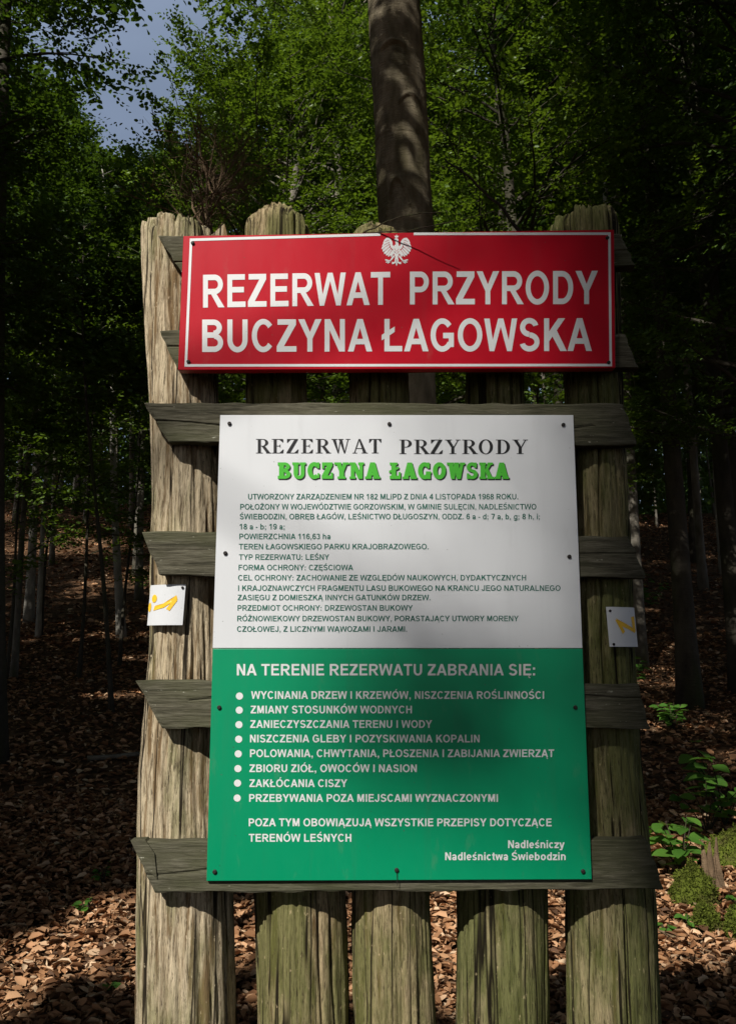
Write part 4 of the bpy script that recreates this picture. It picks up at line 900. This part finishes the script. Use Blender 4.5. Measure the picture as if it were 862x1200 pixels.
# low beech saplings among the trunks on the left
for k, (u, v, y, lab) in enumerate(((150, 575, 12, 'leafy sapling with layered sprays left of the pale log'), (60, 560, 14, 'leafy sapling between the slim trunks at the left'), (110, 470, 11, 'taller sapling catching light among the trunks at the left'), (20, 600, 11, 'leafy sapling near the dark trunk at the left edge'))):
    b = pp(u, v, y); b[2] = float(ground_z(b[0], y))-.05; hh = pp(u, v-120, y)[2]-b[2]
    geo = tree_geo(trunk_path(b, b+[.1, .1, max(2.5, hh)], .15, 500+k, 12), .03, .3, 1.3, 14, 8, 4, 10, .075, 510+k, None, rise=.15, spray_len=.4)
    plant_tree('sapling', b, lab, 'sapling', geo, M['bark_dark'], M['leaf_hero'])

def mossy(name, u, v, y, sx, sy, sz, seed, label, mat='moss', cat='stump', tilt=0.0):
    b = pp(u, v, y); b[2] = float(ground_z(b[0], y))-.02; nu, nv = 40, 22
    A, B = np.meshgrid(np.linspace(0, 2*np.pi, nu, endpoint=False), np.linspace(0, np.pi*.55, nv))
    r_ = 1+.5*(vnoise(A/(2*np.pi)*7, B*2.4, seed, 7)-.5)+.22*(vnoise(A/(2*np.pi)*21, B*7, seed+1, 21)-.5)
    P = np.stack([sx*r_*np.sin(B)*np.cos(A)+tilt*np.cos(B)*sz, sy*r_*np.sin(B)*np.sin(A), sz*r_*np.cos(B)], -1)
    o = thing(name, b, label, cat)
    mb = MB(); mb.add(P, [(j*nu+i, (j+1)*nu+i, (j+1)*nu+(i+1) % nu, j*nu+(i+1) % nu) for j in range(nv-1) for i in range(nu)])
    mb.build('mound', M[mat], o, True)
    g = np.random.default_rng(seed); F = P.reshape(-1, 3); n = 3800; F = F[g.integers(0, len(F), n)]+g.normal(0, .006, (n, 3)); F = F[F[:, 2] > .01]; n = len(F)
    out = norm(F*[1/sx**2, 1/sy**2, 1/sz**2]); L = g.uniform(.008, .02, n)
    tag(quads('moss_tufts', leaf_quads(F, out+g.normal(0, .5, (n, 3)), norm(g.normal(0, 1, (n, 3))), L, L*.45), M['moss'], o), kind='stuff'); return o
mossy('mossy_rock', 812, 1075, 3.3, .13, .12, .20, 601, 'rounded mossy lump in the lit leaves beside the broken stump', cat='rock')
mossy('mossy_rock', 826, 1088, 3.0, .07, .07, .11, 602, 'small low mossy lump in front of the larger one', cat='rock')
mossy('moss_bank', 866, 1045, 3.9, .19, .18, .22, 603, 'thick cushion of yellow-green moss at the right edge', cat='moss')
mossy('moss_bank', 868, 1120, 2.9, .07, .1, .16, 604, 'narrow mossy edge low at the right side of the picture', cat='moss')
mossy('mossy_root', 519, 1105, 3.4, .05, .07, .34, 605, 'mossy green root between the third and fourth logs', cat='root')
# broken stump: jagged splinters
b = pp(838, 1070, 3.45); b[2] = float(ground_z(b[0], 3.45))-.03; mb = MB(); g = np.random.default_rng(61)
for k in range(9):
    a = k*.7; p = np.array([math.cos(a)*.05, math.sin(a)*.03, 0])*g.uniform(.5, 1.1); hh = g.uniform(.10, .34)
    mb.tube([p*1.4, p+[0, 0, hh*.5], p*g.uniform(.5, 1)+[g.normal(0, .01), 0, hh]], [.022, .017, .005], 7, wob=.35, seed=k)
tag(mb.build('broken_stump', M['deadwood'], None, False, b), 'broken splintered stump between the moss cushions', 'stump')
# sticks
def stick(name, pts, r, label, cat='stick', mat='deadwood'):
    pts = np.array(pts); o = pts[0].copy(); mb = MB(); n = len(pts); t_ = np.linspace(0, 1, n); tn = np.linspace(0, 1, 14)
    q = np.stack([np.interp(tn, t_, pts[:, k]) for k in range(3)], 1); q += np.random.default_rng(len(label)).normal(0, r*.6, q.shape); q[0] = o
    mb.tube(q-o, np.linspace(r, r*.5, 14), 7); return tag(mb.build(name, M[mat], None, True, o), label, cat)
def on_ground(x, y, dz=.03): return [x, y, float(ground_z(x, y))+dz]
stick('stick', [on_ground(1.35, 3.1, .01), on_ground(1.42, 3.25, .18)], .007, 'thin pale stick standing out of the leaves beside the right log')
stick('stick', [on_ground(1.5, 2.9), on_ground(1.75, 2.6), on_ground(1.95, 2.45)], .006, 'thin stick lying on the sunlit leaves at the lower right')
stick('stick', [on_ground(1.2, 2.75), on_ground(1.32, 2.5)], .016, 'short grey stick lying by the foot of the right log', mat='bark')
stick('fallen_branch', [on_ground(-2.6, 6.3), on_ground(-1.9, 6.5, .05), on_ground(-1.3, 6.4)], .025, 'grey fallen branch lying in the shade left of the palisade', 'branch', 'bark')
stick('twig', [pp(425,273,-.02), pp(455,258,-.06), pp(490,250,-.10), pp(518,248,-.12)], .0018, 'thin bare twig arching over the top edge of the red sign', 'twig', 'twig')
stick('twig', [pp(425,273,-.01), pp(480,270,.0), pp(540,258,.05), pp(580,247,.1)], .0016, 'thin bare twig lying along the top of the red sign', 'twig', 'twig')
stick('bare_branch', [pp(612,275,2.2), pp(580,235,2.3), pp(545,205,2.4), pp(520,185,2.5)], .010, 'dark bare branch slanting in front of the leaves above the red sign', 'branch', 'twig')
# the dead bush of bare brown twigs behind the left log
b = pp(240, 300, 2.6); gz = float(ground_z(b[0], 2.6)); org = np.array([b[0], 2.6, gz]); mb = MB(); g = np.random.default_rng(71)
def grow(p, d, L, r, lev):
    pts = [p]; 
    for k in range(4): d = norm(d+g.normal(0, .13, 3)); pts.append(pts[-1]+d*L/4)
    mb.tube(pts, np.linspace(r, r*.55, 5), 5, cap=False)
    if lev:
        for k in range(5): grow(pts[1+k % 4], norm(d+g.normal(0, .65, 3)+[0, 0, .1]), L*g.uniform(.45, .75), r*.5, lev-1)
h0 = pp(240, 262, 2.6)[2]-gz
mb.tube([[0, 0, 0], [.05, 0, h0*.5], [0.02, 0, h0]], [.03, .024, .018], 7)
for k in range(11): grow(np.array([.02, 0, h0-.25+.05*k]), norm(np.array([g.normal(-.15, .7), g.normal(0, .6), .9])), g.uniform(.25, .48), .008, 3)
tag(mb.build('dead_shrub', M['deadwood'], None, False, org), 'dead shrub of bare brown twigs sticking up behind the left log', 'shrub')
